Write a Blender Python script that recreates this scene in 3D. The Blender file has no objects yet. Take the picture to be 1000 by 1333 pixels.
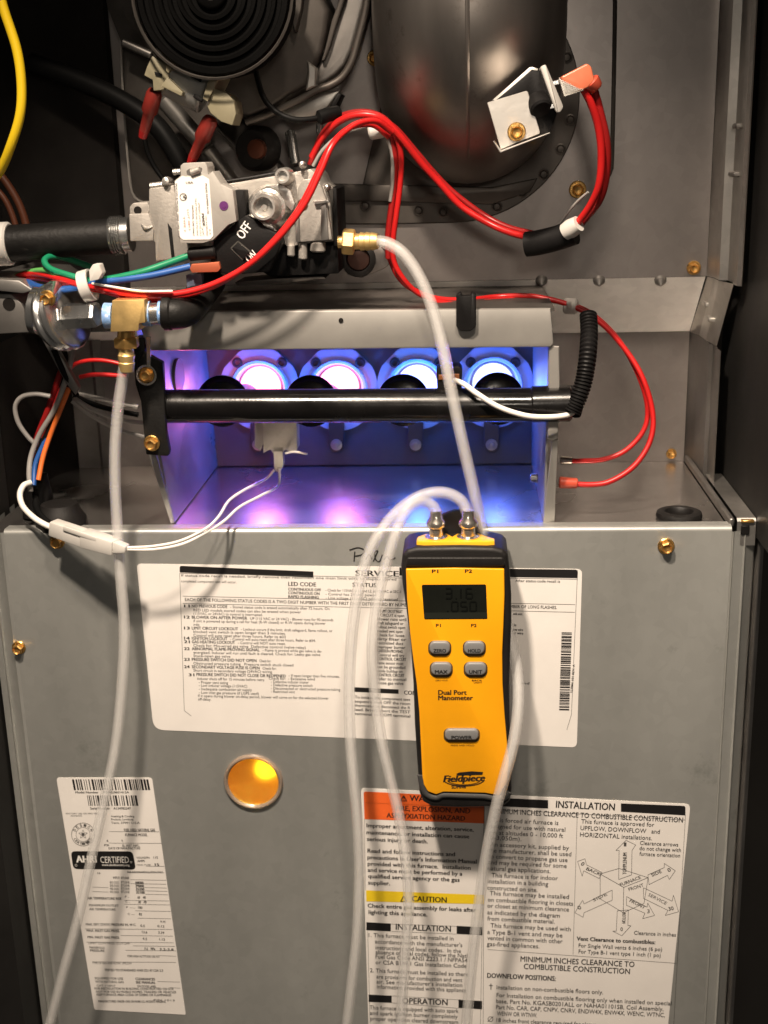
import bpy, bmesh, math, random
from mathutils import Vector, Matrix
random.seed(7)
SC = bpy.context.scene
COL = SC.collection
V = Vector

# ------------------------------------------------------------------ camera
FPX = 1609.0
CX = V((0.99769392, -0.00624297, -0.06758604))
CY = V((0.06301233, -0.28487408, 0.95649161))
CZ = V((-0.02522486, -0.95854462, -0.28382376))
CAM = V((0.04737541, -0.66656968, 0.20868505))
RW = Matrix((CX, CY, CZ))            # camera (x right, y down, z forward) -> world
cam_d = bpy.data.cameras.new('camera')
cam = bpy.data.objects.new('camera', cam_d)
COL.objects.link(cam)
SC.camera = cam
cam_d.sensor_fit = 'VERTICAL'
cam_d.sensor_height = 36.0
cam_d.lens = FPX / 1333.0 * 36.0
cam_d.dof.use_dof = True
cam_d.dof.focus_distance = 0.66
cam_d.dof.aperture_fstop = 17
cam_d.clip_start = 0.01
cam_d.clip_end = 50
RM = Matrix((RW.col[0], -RW.col[1], -RW.col[2])).transposed()
cam.matrix_world = Matrix.Translation(CAM) @ RM.to_4x4()

# ------------------------------------------------------------------ world and lamps
SC.view_settings.view_transform = 'Standard'
SC.view_settings.look = 'None'
SC.view_settings.exposure = 0.0
SC.view_settings.gamma = 1.0
SC.cycles.blur_glossy = 0.02
w = bpy.data.worlds.new('World')
SC.world = w
w.use_nodes = True
w.node_tree.nodes['Background'].inputs[0].default_value = (1.0, 0.9, 0.78, 1)
w.node_tree.nodes['Background'].inputs[1].default_value = 0.05

def lamp(name, kind, loc, target, power, color, size=0.03, size_y=None):
    d = bpy.data.lights.new(name, kind)
    d.energy = power
    d.color = color
    if kind == 'AREA':
        d.size = size
        if size_y:
            d.shape = 'RECTANGLE'
            d.size_y = size_y
    else:
        d.shadow_soft_size = size
    o = bpy.data.objects.new(name, d)
    COL.objects.link(o)
    o.location = loc
    if target is not None:
        o.rotation_euler = (V(target) - V(loc)).to_track_quat('-Z', 'Y').to_euler()
    return o

for loc_, p_ in (((-0.13, -0.50, 0.78), 68.0), ((0.12, -0.50, 0.713), 22.0)):
    o_ = lamp('work_lamp', 'SPOT', loc_, (0.02, -0.02, -0.20), p_, (1.0, 0.84, 0.68), 0.03)
    o_.data.spot_size = math.radians(56)
    o_.data.spot_blend = 1.0
lamp('front_fill', 'AREA', (0.08, -0.72, 0.30), (0.0, 0.1, 0.05), 0.36, (1.0, 0.88, 0.74), 0.05)  # added fill near the camera, lifts the shadows

# ------------------------------------------------------------------ helpers
def ray(px, py):
    return RW @ V(((px - 500) / FPX, (py - 666.5) / FPX, 1.0))
def P(px, py, y):
    d = ray(px, py)
    return CAM + d * ((y - CAM.y) / d.y)
def PZ(px, py, z=0.0):
    d = ray(px, py)
    return CAM + d * ((z - CAM.z) / d.z)
def PX_(px, py, x):
    d = ray(px, py)
    return CAM + d * ((x - CAM.x) / d.x)
def S(y):                       # metres per photo pixel at depth y
    return (y - CAM.y + 0.03) / FPX

WL = {}
MATS = {}

def nodes_of(m):
    return m.node_tree.nodes, m.node_tree.links

def mat(name, col, metal=0.0, rough=0.5, var=0.12, scale=40.0, bump=0.0, bscale=400.0, spec=0.5, trans=0.0,
        coat=0.0, stretch=None, rvar=0.1, emit=None, estr=0.0, spangle=0.0, ior=1.45, sss=0.0, wear=None, smudge=0.0):
    if name in MATS:
        return MATS[name]
    m = bpy.data.materials.new(name)
    m.use_nodes = True
    N, L = nodes_of(m)
    b = N['Principled BSDF']
    b.inputs['Metallic'].default_value = metal
    b.inputs['Specular IOR Level'].default_value = spec
    b.inputs['Transmission Weight'].default_value = trans
    b.inputs['Coat Weight'].default_value = coat
    b.inputs['IOR'].default_value = ior
    if sss:
        b.inputs['Subsurface Weight'].default_value = sss
        b.inputs['Subsurface Radius'].default_value = (0.004, 0.003, 0.002)
        b.inputs['Subsurface Scale'].default_value = 1.0
    if emit:
        b.inputs['Emission Color'].default_value = (*emit, 1)
        b.inputs['Emission Strength'].default_value = estr
    tc = N.new('ShaderNodeTexCoord')
    mp = N.new('ShaderNodeMapping')
    L.new(tc.outputs['Object'], mp.inputs['Vector'])
    if stretch:
        mp.inputs['Scale'].default_value = stretch
    no = N.new('ShaderNodeTexNoise')
    no.inputs['Scale'].default_value = scale
    no.inputs['Detail'].default_value = 6
    no.inputs['Roughness'].default_value = 0.62
    L.new(mp.outputs[0], no.inputs['Vector'])
    mr = N.new('ShaderNodeMapRange')
    mr.inputs['From Min'].default_value = 0.3
    mr.inputs['From Max'].default_value = 0.7
    mr.inputs['To Min'].default_value = 1 - var
    mr.inputs['To Max'].default_value = 1 + var
    L.new(no.outputs['Fac'], mr.inputs['Value'])
    fac = mr.outputs[0]
    if spangle:
        vo = N.new('ShaderNodeTexVoronoi')
        vo.inputs['Scale'].default_value = 170
        L.new(tc.outputs['Object'], vo.inputs['Vector'])
        sp = N.new('ShaderNodeSeparateColor')
        L.new(vo.outputs['Color'], sp.inputs[0])
        m2 = N.new('ShaderNodeMapRange')
        m2.inputs['To Min'].default_value = 1 - spangle
        m2.inputs['To Max'].default_value = 1 + spangle
        L.new(sp.outputs[0], m2.inputs['Value'])
        mu = N.new('ShaderNodeMath')
        mu.operation = 'MULTIPLY'
        L.new(fac, mu.inputs[0])
        L.new(m2.outputs[0], mu.inputs[1])
        fac = mu.outputs[0]
    mx = N.new('ShaderNodeVectorMath')
    mx.operation = 'SCALE'
    mx.inputs[0].default_value = col
    L.new(fac, mx.inputs['Scale'])
    colout = mx.outputs[0]
    if wear:
        wn = N.new('ShaderNodeTexNoise')
        wn.inputs['Scale'].default_value = wear[1]
        wn.inputs['Detail'].default_value = 8
        wn.inputs['Roughness'].default_value = 0.75
        L.new(tc.outputs['Object'], wn.inputs['Vector'])
        wr = N.new('ShaderNodeMapRange')
        wr.inputs['From Min'].default_value = wear[2]
        wr.inputs['From Max'].default_value = wear[2] + 0.12
        L.new(wn.outputs['Fac'], wr.inputs['Value'])
        wm = N.new('ShaderNodeMix')
        wm.data_type = 'RGBA'
        L.new(wr.outputs[0], wm.inputs['Factor'])
        L.new(colout, wm.inputs['A'])
        wm.inputs['B'].default_value = (*wear[0], 1)
        colout = wm.outputs['Result']
    L.new(colout, b.inputs['Base Color'])
    r2 = N.new('ShaderNodeMapRange')
    r2.inputs['From Min'].default_value = 0.3
    r2.inputs['From Max'].default_value = 0.7
    r2.inputs['To Min'].default_value = max(0.02, rough - rvar)
    r2.inputs['To Max'].default_value = min(1, rough + rvar)
    n2 = N.new('ShaderNodeTexNoise')
    n2.inputs['Scale'].default_value = scale * 0.45
    n2.inputs['Detail'].default_value = 8
    L.new(mp.outputs[0], n2.inputs['Vector'])
    L.new(n2.outputs['Fac'], r2.inputs['Value'])
    L.new(r2.outputs[0], b.inputs['Roughness'])
    if bump:
        n3 = N.new('ShaderNodeTexNoise')
        n3.inputs['Scale'].default_value = bscale
        n3.inputs['Detail'].default_value = 3
        L.new(mp.outputs[0], n3.inputs['Vector'])
        bp = N.new('ShaderNodeBump')
        bp.inputs['Strength'].default_value = bump
        bp.inputs['Distance'].default_value = 0.0006
        L.new(n3.outputs['Fac'], bp.inputs['Height'])
        L.new(bp.outputs[0], b.inputs['Normal'])
    MATS[name] = m
    return m

M = {}
M['panel'] = mat('panel_steel', (0.465, 0.468, 0.442), 0.62, 0.40, 0.15, 9, 0.32, 14, stretch=(1, 1, 0.4), spangle=0.03, rvar=0.12, wear=((0.33, 0.34, 0.315), 16, 0.61))
M['galv'] = mat('galvanised_steel', (0.5, 0.48, 0.45), 0.9, 0.36, 0.14, 30, 0.22, 35, spangle=0.06)
M['galvd'] = mat('dull_steel', (0.27, 0.255, 0.24), 0.85, 0.42, 0.2, 30, 0.2, 40)
M['dirty'] = mat('shade_dark_steel', (0.085, 0.076, 0.068), 0.6, 0.5, 0.3, 30, 0.2, 40)  # no dirt: shade painted in as darker steel, upper left and box top
M['motor'] = mat('motor_black', (0.0022, 0.0021, 0.002), 0, 0.6, 0.25, 60, 0.15, 900, spec=.06)
M['deck'] = mat('deck_steel', (0.58, 0.55, 0.52), 0.95, 0.26, 0.10, 30, 0.08, 60, spangle=0.03, rvar=0.025)
M['wallu'] = mat('wall_steel', (0.335, 0.305, 0.29), 0.88, 0.37, 0.12, 14, 0.3, 22, spangle=0.04, stretch=(1, 1, 0.5), rvar=0.09)
M['wallb'] = mat('bounce_lit_steel', (0.88, 0.86, 0.83), 0.1, 0.36, 0.1, 22, 0.2, 30, spangle=0.04)  # light bounced off the deck, painted in as a paler steel
M['dark'] = mat('dark_matte', (0.012, 0.0105, 0.0095), 0.0, 0.7, 0.35, 30, 0.2, 90, spec=.12)
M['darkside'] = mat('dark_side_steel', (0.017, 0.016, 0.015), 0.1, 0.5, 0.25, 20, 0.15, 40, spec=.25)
M['flue'] = mat('flue_steel', (0.27, 0.245, 0.225), 0.95, 0.35, 0.22, 20, 0.12, 30, stretch=(1, 1, 0.18), wear=((0.12, 0.095, 0.08), 18, 0.57), rvar=0.1)
M['collar'] = mat('collar_steel', (0.11, 0.098, 0.088), 0.7, 0.45, 0.2, 30, 0.15, 60)
M['box'] = mat('box_steel', (0.36, 0.345, 0.32), 0.5, 0.42, 0.1, 30, 0.12, 50)
M['boxin'] = mat('box_inner_steel', (0.4, 0.39, 0.39), 0.65, 0.36, 0.12, 30, 0.15, 50)
M['backp'] = mat('box_back_steel', (0.12, 0.115, 0.105), 0.25, 0.55, 0.12, 40, 0.1, 60)  # darkened so the plate looks barely reached by flame light
M['flange'] = mat('flange_steel', (0.58, 0.58, 0.575), 0.1, 0.45, 0.08, 40, 0.08, 80)  # paled to boost the flame light on the flanges
M['cast'] = mat('cast_aluminium', (0.36, 0.335, 0.305), 0.4, 0.46, 0.1, 90, 0.3, 700)
M['castb'] = mat('bright_cast_aluminium', (0.62, 0.59, 0.55), 0.8, 0.27, 0.1, 90, 0.3, 500)
M['blackpaint'] = mat('black_gloss_paint', (0.005, 0.0045, 0.0045), 0.0, 0.22, 0.3, 60, 0.08, 500, wear=((0.02, 0.018, 0.016), 90, 0.70))
M['blackiron'] = mat('black_iron', (0.009, 0.0085, 0.008), 0.0, 0.5, 0.3, 60, 0.3, 500, spec=.25)
M['blackplastic'] = mat('black_plastic', (0.008, 0.0075, 0.0075), 0, 0.48, 0.25, 60, 0.15, 900, spec=.16)
M['rubber'] = mat('black_rubber', (0.010, 0.009, 0.0085), 0, 0.52, 0.25, 50, 0.25, 1500, spec=.4)
M['rubberg'] = mat('grey_rubber', (0.05, 0.05, 0.05), 0, 0.6, 0.2, 50, 0.2, 1500)
M['brass'] = mat('brass', (0.80, 0.55, 0.22), 0.8, 0.40, 0.14, 120, 0.1, 900)
M['brassd'] = mat('yellow_zinc', (0.62, 0.37, 0.12), 0.9, 0.3, 0.25, 150, 0.15, 900)
M['chrome'] = mat('zinc_plated_steel', (0.6, 0.6, 0.59), 0.95, 0.2, 0.12, 80, 0.1, 500)
M['nickel'] = mat('nickel', (0.78, 0.72, 0.64), 0.95, 0.2, 0.08, 80)
M['paper'] = mat('label_paper', (0.80, 0.765, 0.725), 0, 0.40, 0.04, 30, 0.22, 22, rvar=0.06)
M['ink'] = mat('black_ink', (0.012, 0.011, 0.011), 0, 0.5, 0.1)
M['inkg'] = mat('faded_ink', (0.09, 0.085, 0.08), 0, 0.5, 0.2)
M['orange'] = mat('orange_ink', (0.83, 0.135, 0.025), 0, 0.45, 0.04)
M['yellowink'] = mat('yellow_ink', (0.84, 0.6, 0.02), 0, 0.45, 0.04)
M['white'] = mat('white_ink', (0.8, 0.78, 0.74), 0, 0.5, 0.03)
M['yellow'] = mat('yellow_plastic', (0.86, 0.37, 0.006), 0, 0.38, 0.05, 25, 0.1, 1800, rvar=0.06)
M['yellowd'] = mat('yellow_collar_plastic', (0.86, 0.42, 0.02), 0, 0.35, 0.1, 60)
M['lcd'] = mat('lcd_glass', (0.0085, 0.0095, 0.0075), 0, 0.22, 0.15, 60, spec=.4)
M['lcdseg'] = mat('lcd_segment', (0.0045, 0.005, 0.0042), 0, 0.22, 0.1, spec=.4)
M['lcdbar'] = mat('lcd_margin', (0.016, 0.018, 0.014), 0, 0.3, 0.1)
M['button'] = mat('grey_button_rubber', (0.2, 0.2, 0.2), 0, 0.42, 0.08, 60, 0.1, 1500)
M['buttonrim'] = mat('button_rim', (0.075, 0.05, 0.02), 0, 0.5, 0.1)
M['hose'] = mat('vinyl_hose', (0.86, 0.845, 0.82), 0, 0.20, 0.05, 40, 0.04, 200, trans=0.3, ior=1.4, rvar=0.08, spec=.7)
_h = M['hose'].node_tree.nodes['Principled BSDF']
_h.inputs['Alpha'].default_value = 0.29
M['red'] = mat('red_wire', (0.52, 0.014, 0.014), 0, 0.33, 0.12, 40, 0.05, 300)
M['redd'] = mat('dark_red_wire', (0.29, 0.010, 0.010), 0, 0.4, 0.12, 40)
M['redclear'] = mat('red_terminal', (0.66, 0.1, 0.055), 0, 0.3, 0.12, 80, trans=0.25)
M['redc2'] = mat('dark_red_terminal', (0.22, 0.022, 0.016), 0, 0.4, 0.12, 80, trans=0.1)
M['whitew'] = mat('white_wire', (0.78, 0.74, 0.68), 0, 0.4, 0.04)
M['greyw'] = mat('grey_wire', (0.3, 0.285, 0.27), 0, 0.42, 0.1)
M['blackw'] = mat('black_wire', (0.005, 0.005, 0.005), 0, 0.5, 0.1, spec=.15)
M['bluew'] = mat('blue_wire', (0.018, 0.085, 0.30), 0, 0.4, 0.1)
M['greenw'] = mat('green_wire', (0.01, 0.21, 0.10), 0, 0.4, 0.1)
M['greenl'] = mat('pale_green_wire', (0.14, 0.45, 0.12), 0, 0.4, 0.1)
M['orangew'] = mat('orange_wire', (0.72, 0.16, 0.03), 0, 0.4, 0.1)
M['brownw'] = mat('brown_wire', (0.085, 0.026, 0.012), 0, 0.45, 0.1)
M['yelloww'] = mat('yellow_wire', (0.82, 0.56, 0.015), 0, 0.4, 0.05)
M['copper'] = mat('copper_lug', (0.45, 0.12, 0.06), 0.4, 0.4, 0.1)
M['nylon'] = mat('white_nylon', (0.62, 0.595, 0.555), 0, 0.42, 0.05, 60, trans=0.1)
M['cream'] = mat('cream_nylon', (0.24, 0.215, 0.14), 0, 0.4, 0.12, 60, trans=0.1)
M['clearp'] = mat('clear_grey_plastic', (0.30, 0.30, 0.29), 0, 0.25, 0.12, 60, trans=0.12)
M['ceramic'] = mat('white_ceramic', (0.27, 0.25, 0.22), 0, 0.6, 0.1, 90, 0.2, 900)
M['tape'] = mat('blue_thread_sealant', (0.2, 0.36, 0.66), 0, 0.5, 0.3, 300, 0.4, 900, wear=((0.6, 0.62, 0.66), 260, 0.5))
M['purple'] = mat('purple_paint_dot', (0.1, 0.02, 0.12), 0, 0.5, 0.1)
M['bracket'] = mat('silver_bracket', (0.50, 0.475, 0.44), 0.6, 0.36, 0.06, 60, 0.15, 200)
M['wallout'] = mat('room_wall', (0.05, 0.045, 0.04), 0, 0.8, 0.2, 5)

def emis(name, col, s, trans=0.0):
    m = bpy.data.materials.new(name)
    m.use_nodes = True
    N, L = nodes_of(m)
    N.remove(N['Principled BSDF'])
    e = N.new('ShaderNodeEmission')
    e.inputs[0].default_value = (*col, 1)
    e.inputs[1].default_value = s
    out = N['Material Output']
    if trans:
        t = N.new('ShaderNodeBsdfTransparent')
        a = N.new('ShaderNodeAddShader')
        L.new(e.outputs[0], a.inputs[0])
        L.new(t.outputs[0], a.inputs[1])
        L.new(a.outputs[0], out.inputs[0])
    else:
        L.new(e.outputs[0], out.inputs[0])
    return m
M['fl_white'] = emis('flame_core_pink', (1.0, 0.20, 0.38), 7.5)
M['fl_white2'] = emis('flame_core_blue', (0.26, 0.32, 1.0), 5.0)
M['fl_pink'] = emis('flame_pink', (0.9, 0.28, 0.62), 0.05, 1)
M['fl_violet'] = emis('flame_violet', (0.5, 0.3, 1.0), 0.05, 1)
M['fl_blue'] = emis('flame_blue', (0.12, 0.35, 1.0), 0.06, 1)

def empty(name, label, cat, loc, group=None):
    o = bpy.data.objects.new(name, None)
    o.empty_display_size = 0.01
    COL.objects.link(o)
    o.location = loc
    WL[o] = V(loc)
    o['label'] = label
    o['category'] = cat
    if group:
        o['group'] = group
    return o

def obj(name, bm, m, parent=None, label=None, cat=None, group=None, kind=None, sharp=38, flat=False, fixn=True):
    if fixn:
        bmesh.ops.recalc_face_normals(bm, faces=bm.faces)
    lo = V((min(v.co[i] for v in bm.verts) for i in range(3)))
    hi = V((max(v.co[i] for v in bm.verts) for i in range(3)))
    c = (lo + hi) / 2
    if parent is None:
        c.z = lo.z
    for v in bm.verts:
        v.co -= c
    if not flat:
        ang = math.radians(sharp)
        for f in bm.faces:
            f.smooth = True
        for e in bm.edges:
            if len(e.link_faces) == 2:
                e.smooth = e.calc_face_angle(0) < ang
            else:
                e.smooth = True
    me = bpy.data.meshes.new(name)
    bm.to_mesh(me)
    bm.free()
    mm = m if isinstance(m, list) else [m]
    for q in mm:
        me.materials.append(M[q] if isinstance(q, str) else q)
    o = bpy.data.objects.new(name, me)
    COL.objects.link(o)
    WL[o] = c.copy()
    if parent is not None:
        o.parent = parent
        o.location = c - WL[parent]
    else:
        o.location = c
    if label:
        o['label'] = label
    if cat:
        o['category'] = cat
    if group:
        o['group'] = group
    if kind:
        o['kind'] = kind
    return o

def dup(o, parent, shift):
    """copy an object (a thing, a part) with its children, moved by shift"""
    n = o.copy()
    COL.objects.link(n)
    WL[n] = WL[o] + shift
    if parent is not None:
        n.parent = parent
        n.location = WL[n] - WL[parent]
    else:
        n.parent = None
        n.location = WL[n]
    for ch in list(o.children):
        dup(ch, n, shift)
    return n

NB = bmesh.new

def merge(bm, b2):
    me = bpy.data.meshes.new('tmp')
    b2.to_mesh(me)
    b2.free()
    bm.from_mesh(me)
    bpy.data.meshes.remove(me)

def poly_prism(bm, front, ext, bevel=0.0, seg=2, allb=False):
    """front: world points of a planar outline, extruded by vector ext; bevels the front rim"""
    b = NB()
    f = [b.verts.new(p) for p in front]
    k = [b.verts.new(p + ext) for p in front]
    n = len(f)
    ff = b.faces.new(f)
    b.faces.new(k[::-1])
    for i in range(n):
        b.faces.new((f[i], k[i], k[(i + 1) % n], f[(i + 1) % n]))
    bmesh.ops.recalc_face_normals(b, faces=b.faces)
    if bevel:
        es = list(ff.edges)
        if allb:
            es = list(b.edges)
        bmesh.ops.bevel(b, geom=es, offset=bevel, segments=seg, profile=0.5, affect='EDGES', clamp_overlap=True)
    merge(bm, b)

def prism(bm, pts, yf, depth, bevel=0.0008, seg=2, allb=False):
    poly_prism(bm, [P(x, y, yf) for x, y in pts], V((0, depth, 0)), bevel, seg, allb)

def rect(x0, y0, x1, y1):
    return [(x0, y0), (x1, y0), (x1, y1), (x0, y1)]

def rrect(x0, y0, x1, y1, r, n=5):
    out = []
    for cx, cy, a0 in ((x1 - r, y0 + r, -90), (x1 - r, y1 - r, 0), (x0 + r, y1 - r, 90), (x0 + r, y0 + r, 180)):
        for i in range(n + 1):
            a = math.radians(a0 + 90 * i / n)
            out.append((cx + r * math.cos(a), cy + r * math.sin(a)))
    return out

def rquad(c, r, n=5):
    """round the corners of a polygon given in pixels"""
    out = []
    m = len(c)
    for i in range(m):
        p = V((*c[i], 0))
        a = V((*c[i - 1], 0))
        b = V((*c[(i + 1) % m], 0))
        rr = r if not isinstance(r, (list, tuple)) else r[i]
        if rr <= 0:
            out.append(c[i])
            continue
        u = (a - p).normalized() * rr
        v = (b - p).normalized() * rr
        for k in range(n + 1):
            t = k / n
            q = (p + u) * (1 - t) ** 2 + p * 2 * t * (1 - t) + (p + v) * t * t
            out.append((q.x, q.y))
    return out

def circ(cx, cy, r, n=32, a0=0, a1=360, ry=None):
    ry = ry or r
    return [(cx + r * math.cos(math.radians(a0 + (a1 - a0) * i / n)), cy + ry * math.sin(math.radians(a0 + (a1 - a0) * i / n))) for i in range(n)]

def box(bm, lo, hi, bevel=0.0, seg=2):
    b = NB()
    bmesh.ops.create_cube(b, size=1.0)
    lo, hi = V(lo), V(hi)
    for v in b.verts:
        v.co = V((lo[i] + (v.co[i] + 0.5) * (hi[i] - lo[i]) for i in range(3)))
    if bevel:
        bmesh.ops.bevel(b, geom=list(b.edges), offset=bevel, segments=seg, profile=0.5, affect='EDGES', clamp_overlap=True)
    merge(bm, b)

def frame_of(ax):
    ax = ax.normalized()
    u = ax.orthogonal().normalized()
    if abs(ax.z) < 0.95:
        u = ax.cross(V((0, 0, 1))).normalized()
    return u, ax.cross(u).normalized()

def lathe(bm, o, ax, prof, seg=24, cap0=True, cap1=True, phase=0.0):
    """prof: (t along axis, radius)"""
    o, ax = V(o), V(ax).normalized()
    u, v = frame_of(ax)
    b = NB()
    rings = []
    for t, r in prof:
        ring = [b.verts.new(o + ax * t + (u * math.cos(phase + 2 * math.pi * i / seg) + v * math.sin(phase + 2 * math.pi * i / seg)) * max(r, 1e-5)) for i in range(seg)]
        rings.append(ring)
    for a, c in zip(rings, rings[1:]):
        for i in range(seg):
            b.faces.new((a[i], a[(i + 1) % seg], c[(i + 1) % seg], c[i]))
    if cap0:
        b.faces.new(rings[0][::-1])
    if cap1:
        b.faces.new(rings[-1])
    bmesh.ops.recalc_face_normals(b, faces=b.faces)
    merge(bm, b)

def cyl(bm, p0, p1, r0, r1=None, seg=20, bev=0.0):
    p0, p1 = V(p0), V(p1)
    r1 = r0 if r1 is None else r1
    l = (p1 - p0).length
    if bev:
        pr = [(0, r0 - bev), (bev, r0), (l - bev, r1), (l, r1 - bev)]
    else:
        pr = [(0, r0), (l, r1)]
    lathe(bm, p0, p1 - p0, pr, seg)

def spline(pts, sub):
    pts = [V(p) for p in pts]
    if len(pts) == 2:
        return pts
    e = [pts[0] * 2 - pts[1]] + pts + [pts[-1] * 2 - pts[-2]]
    out = []
    for i in range(1, len(e) - 2):
        p0, p1, p2, p3 = e[i - 1:i + 3]
        for k in range(sub):
            t = k / sub
            out.append(0.5 * (2 * p1 + (p2 - p0) * t + (2 * p0 - 5 * p1 + 4 * p2 - p3) * t * t + (3 * p1 - p0 - 3 * p2 + p3) * t ** 3))
    out.append(pts[-1])
    return out

def tube(bm, pts, r, seg=10, sub=6, inner=0.0, caps=True):
    c = spline(pts, sub)
    n = len(c)
    T = [(c[min(i + 1, n - 1)] - c[max(i - 1, 0)]).normalized() for i in range(n)]
    u = T[0].orthogonal().normalized()
    b = NB()
    rings, irings = [], []
    for i in range(n):
        u = (u - T[i] * u.dot(T[i]))
        u = u.normalized() if u.length > 1e-6 else T[i].orthogonal().normalized()
        v = T[i].cross(u)
        rr = r[min(int(i * len(r) / n), len(r) - 1)] if isinstance(r, (list, tuple)) else (r(i / (n - 1)) if callable(r) else r)
        rings.append([b.verts.new(c[i] + (u * math.cos(2 * math.pi * k / seg) + v * math.sin(2 * math.pi * k / seg)) * rr) for k in range(seg)])
        if inner:
            irings.append([b.verts.new(c[i] + (u * math.cos(2 * math.pi * k / seg) + v * math.sin(2 * math.pi * k / seg)) * rr * inner) for k in range(seg)])
    for a, d in zip(rings, rings[1:]):
        for k in range(seg):
            b.faces.new((a[k], a[(k + 1) % seg], d[(k + 1) % seg], d[k]))
    if inner:
        for a, d in zip(irings, irings[1:]):
            for k in range(seg):
                b.faces.new((a[k], d[k], d[(k + 1) % seg], a[(k + 1) % seg]))
        for R, I in ((rings[0], irings[0]), (rings[-1], irings[-1])):
            for k in range(seg):
                b.faces.new((R[k], I[k], I[(k + 1) % seg], R[(k + 1) % seg]))
    elif caps:
        b.faces.new(rings[0][::-1])
        b.faces.new(rings[-1])
    bmesh.ops.recalc_face_normals(b, faces=b.faces)
    merge(bm, b)

def pp(l):
    return [P(*q) for q in l]

def wire(name, label, m, pts, rpx, cat='wire', group=None, parent=None, seg=8, sub=7):
    b = NB()
    ym = sum(q[2] for q in pts) / len(pts)
    tube(b, pp(pts), rpx * S(ym), seg, sub)
    if group is None and parent is None and name in ('red_wire', 'grey_wire', 'black_wire', 'green_wire', 'blue_wire', 'white_wire'):
        group = name.replace('_', ' ') + 's of the wiring harness'
    return obj(name, b, m, parent, label, cat if parent is None else None, group, sharp=60)

def sheet(bm, pts):
    bm.faces.new([bm.verts.new(p) for p in pts])

# text ---------------------------------------------------------------
GLY = {}
def glyphs(s):
    k = s
    if k not in GLY:
        cu = bpy.data.curves.new('t', 'FONT')
        cu.body = s
        cu.resolution_u = 2
        t = bpy.data.objects.new('t', cu)
        me = bpy.data.meshes.new_from_object(t)
        GLY[k] = ([v.co.copy() for v in me.vertices], [tuple(p.vertices) for p in me.polygons])
        bpy.data.meshes.remove(me)
        bpy.data.objects.remove(t)
        bpy.data.curves.remove(cu)
    return GLY[k]
CAPH = 0.69

def text(bm, s, a, b, h, y, bold=0.0, shear=0.0):
    """flat lettering: baseline from pixel a to pixel b on the plane Y=y, capital height h pixels"""
    vs, fs = glyphs(s)
    if not vs:
        return
    x0 = min(v.x for v in vs)
    x1 = max(v.x for v in vs)
    A, B = P(*a, y), P(*b, y)
    d = B - A
    up = V((-d.z, 0, d.x)).normalized()
    hh = (P(a[0], a[1] - h, y) - A).length / CAPH
    # bold lettering: the strokes are overprinted with small shifts, each pass a hair in front of the last
    for n_, dx in enumerate((0.0,) if bold < 0.008 else (-bold, bold)):
        q = []
        o_ = V((0, -1.5e-5 * n_, 0))
        for v in vs:
            q.append(bm.verts.new(A + o_ + d * ((v.x + dx - x0) / (x1 - x0) + shear * v.y * hh / d.length) + up * (v.y * hh)))
        for f in fs:
            bm.faces.new([q[i] for i in f])

def seg_line(bm, a, b, wpx, y):
    A, B = P(*a, y), P(*b, y)
    d = (B - A).normalized()
    n = V((-d.z, 0, d.x)) * (wpx * S(y) / 2)
    sheet(bm, [A - n, B - n, B + n, A + n])

def flat_poly(bm, pts, y):
    sheet(bm, [P(px, py, y) for px, py in pts])

def ring_line(bm, cx, cy, r, wpx, y, n=28, ry=None):
    for i in range(n):
        a, c = 2 * math.pi * i / n, 2 * math.pi * (i + 1) / n
        seg_line(bm, (cx + r * math.cos(a), cy + (ry or r) * math.sin(a)), (cx + r * math.cos(c), cy + (ry or r) * math.sin(c)), wpx, y)

# ------------------------------------------------------------------ screws (shared meshes)
SCREW = {}
def screw(parent, loc, r=0.0042, m='brassd', name='screw', tilt=(0, 0, 0), washer=1.0):
    k = (round(r, 5), m)
    if k not in SCREW:
        b = NB()
        lathe(b, (0, 0, 0.0002), (0, -1, 0), [(0, r), (0.0007, r * 1.0), (0.0012, r * 0.88)], 20)
        lathe(b, (0, -0.0008, 0), (0, -1, 0), [(0, r * 0.74), (r * 0.75, r * 0.74), (r * 0.9, r * 0.58)], 6, phase=0.3, cap1=False)
        lathe(b, (0, -0.0008 - r * 0.9, 0), (0, -1, 0), [(0, r * 0.58), (-r * 0.2, r * 0.42), (-r * 0.28, 0.0)], 12, cap0=False)
        for f in b.faces:
            f.smooth = False
        me = bpy.data.meshes.new('screw')
        bmesh.ops.recalc_face_normals(b, faces=b.faces)
        b.to_mesh(me)
        b.free()
        me.materials.append(M[m])
        SCREW[k] = me
    o = bpy.data.objects.new(name, SCREW[k])
    COL.objects.link(o)
    WL[o] = V(loc)
    o.parent = parent
    o.location = V(loc) - WL[parent]
    o.rotation_euler = tilt
    return o

# ------------------------------------------------------------------ furnace casing
YB, YU = 0.155, 0.11          # lower back wall, upper back wall
XL, XR = -0.2226, 0.1939
room = NB()
sheet(room, [V((-1.2, 0.5, -1.0)), V((1.2, 0.5, -1.0)), V((1.2, 0.5, 1.4)), V((-1.2, 0.5, 1.4))])
obj('wall', room, 'wallout', kind='structure')

fc = empty('furnace_casing', 'open grey sheet metal furnace casing with front panel, burner deck and back walls', 'furnace', (0, 0.05, -0.36))

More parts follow.
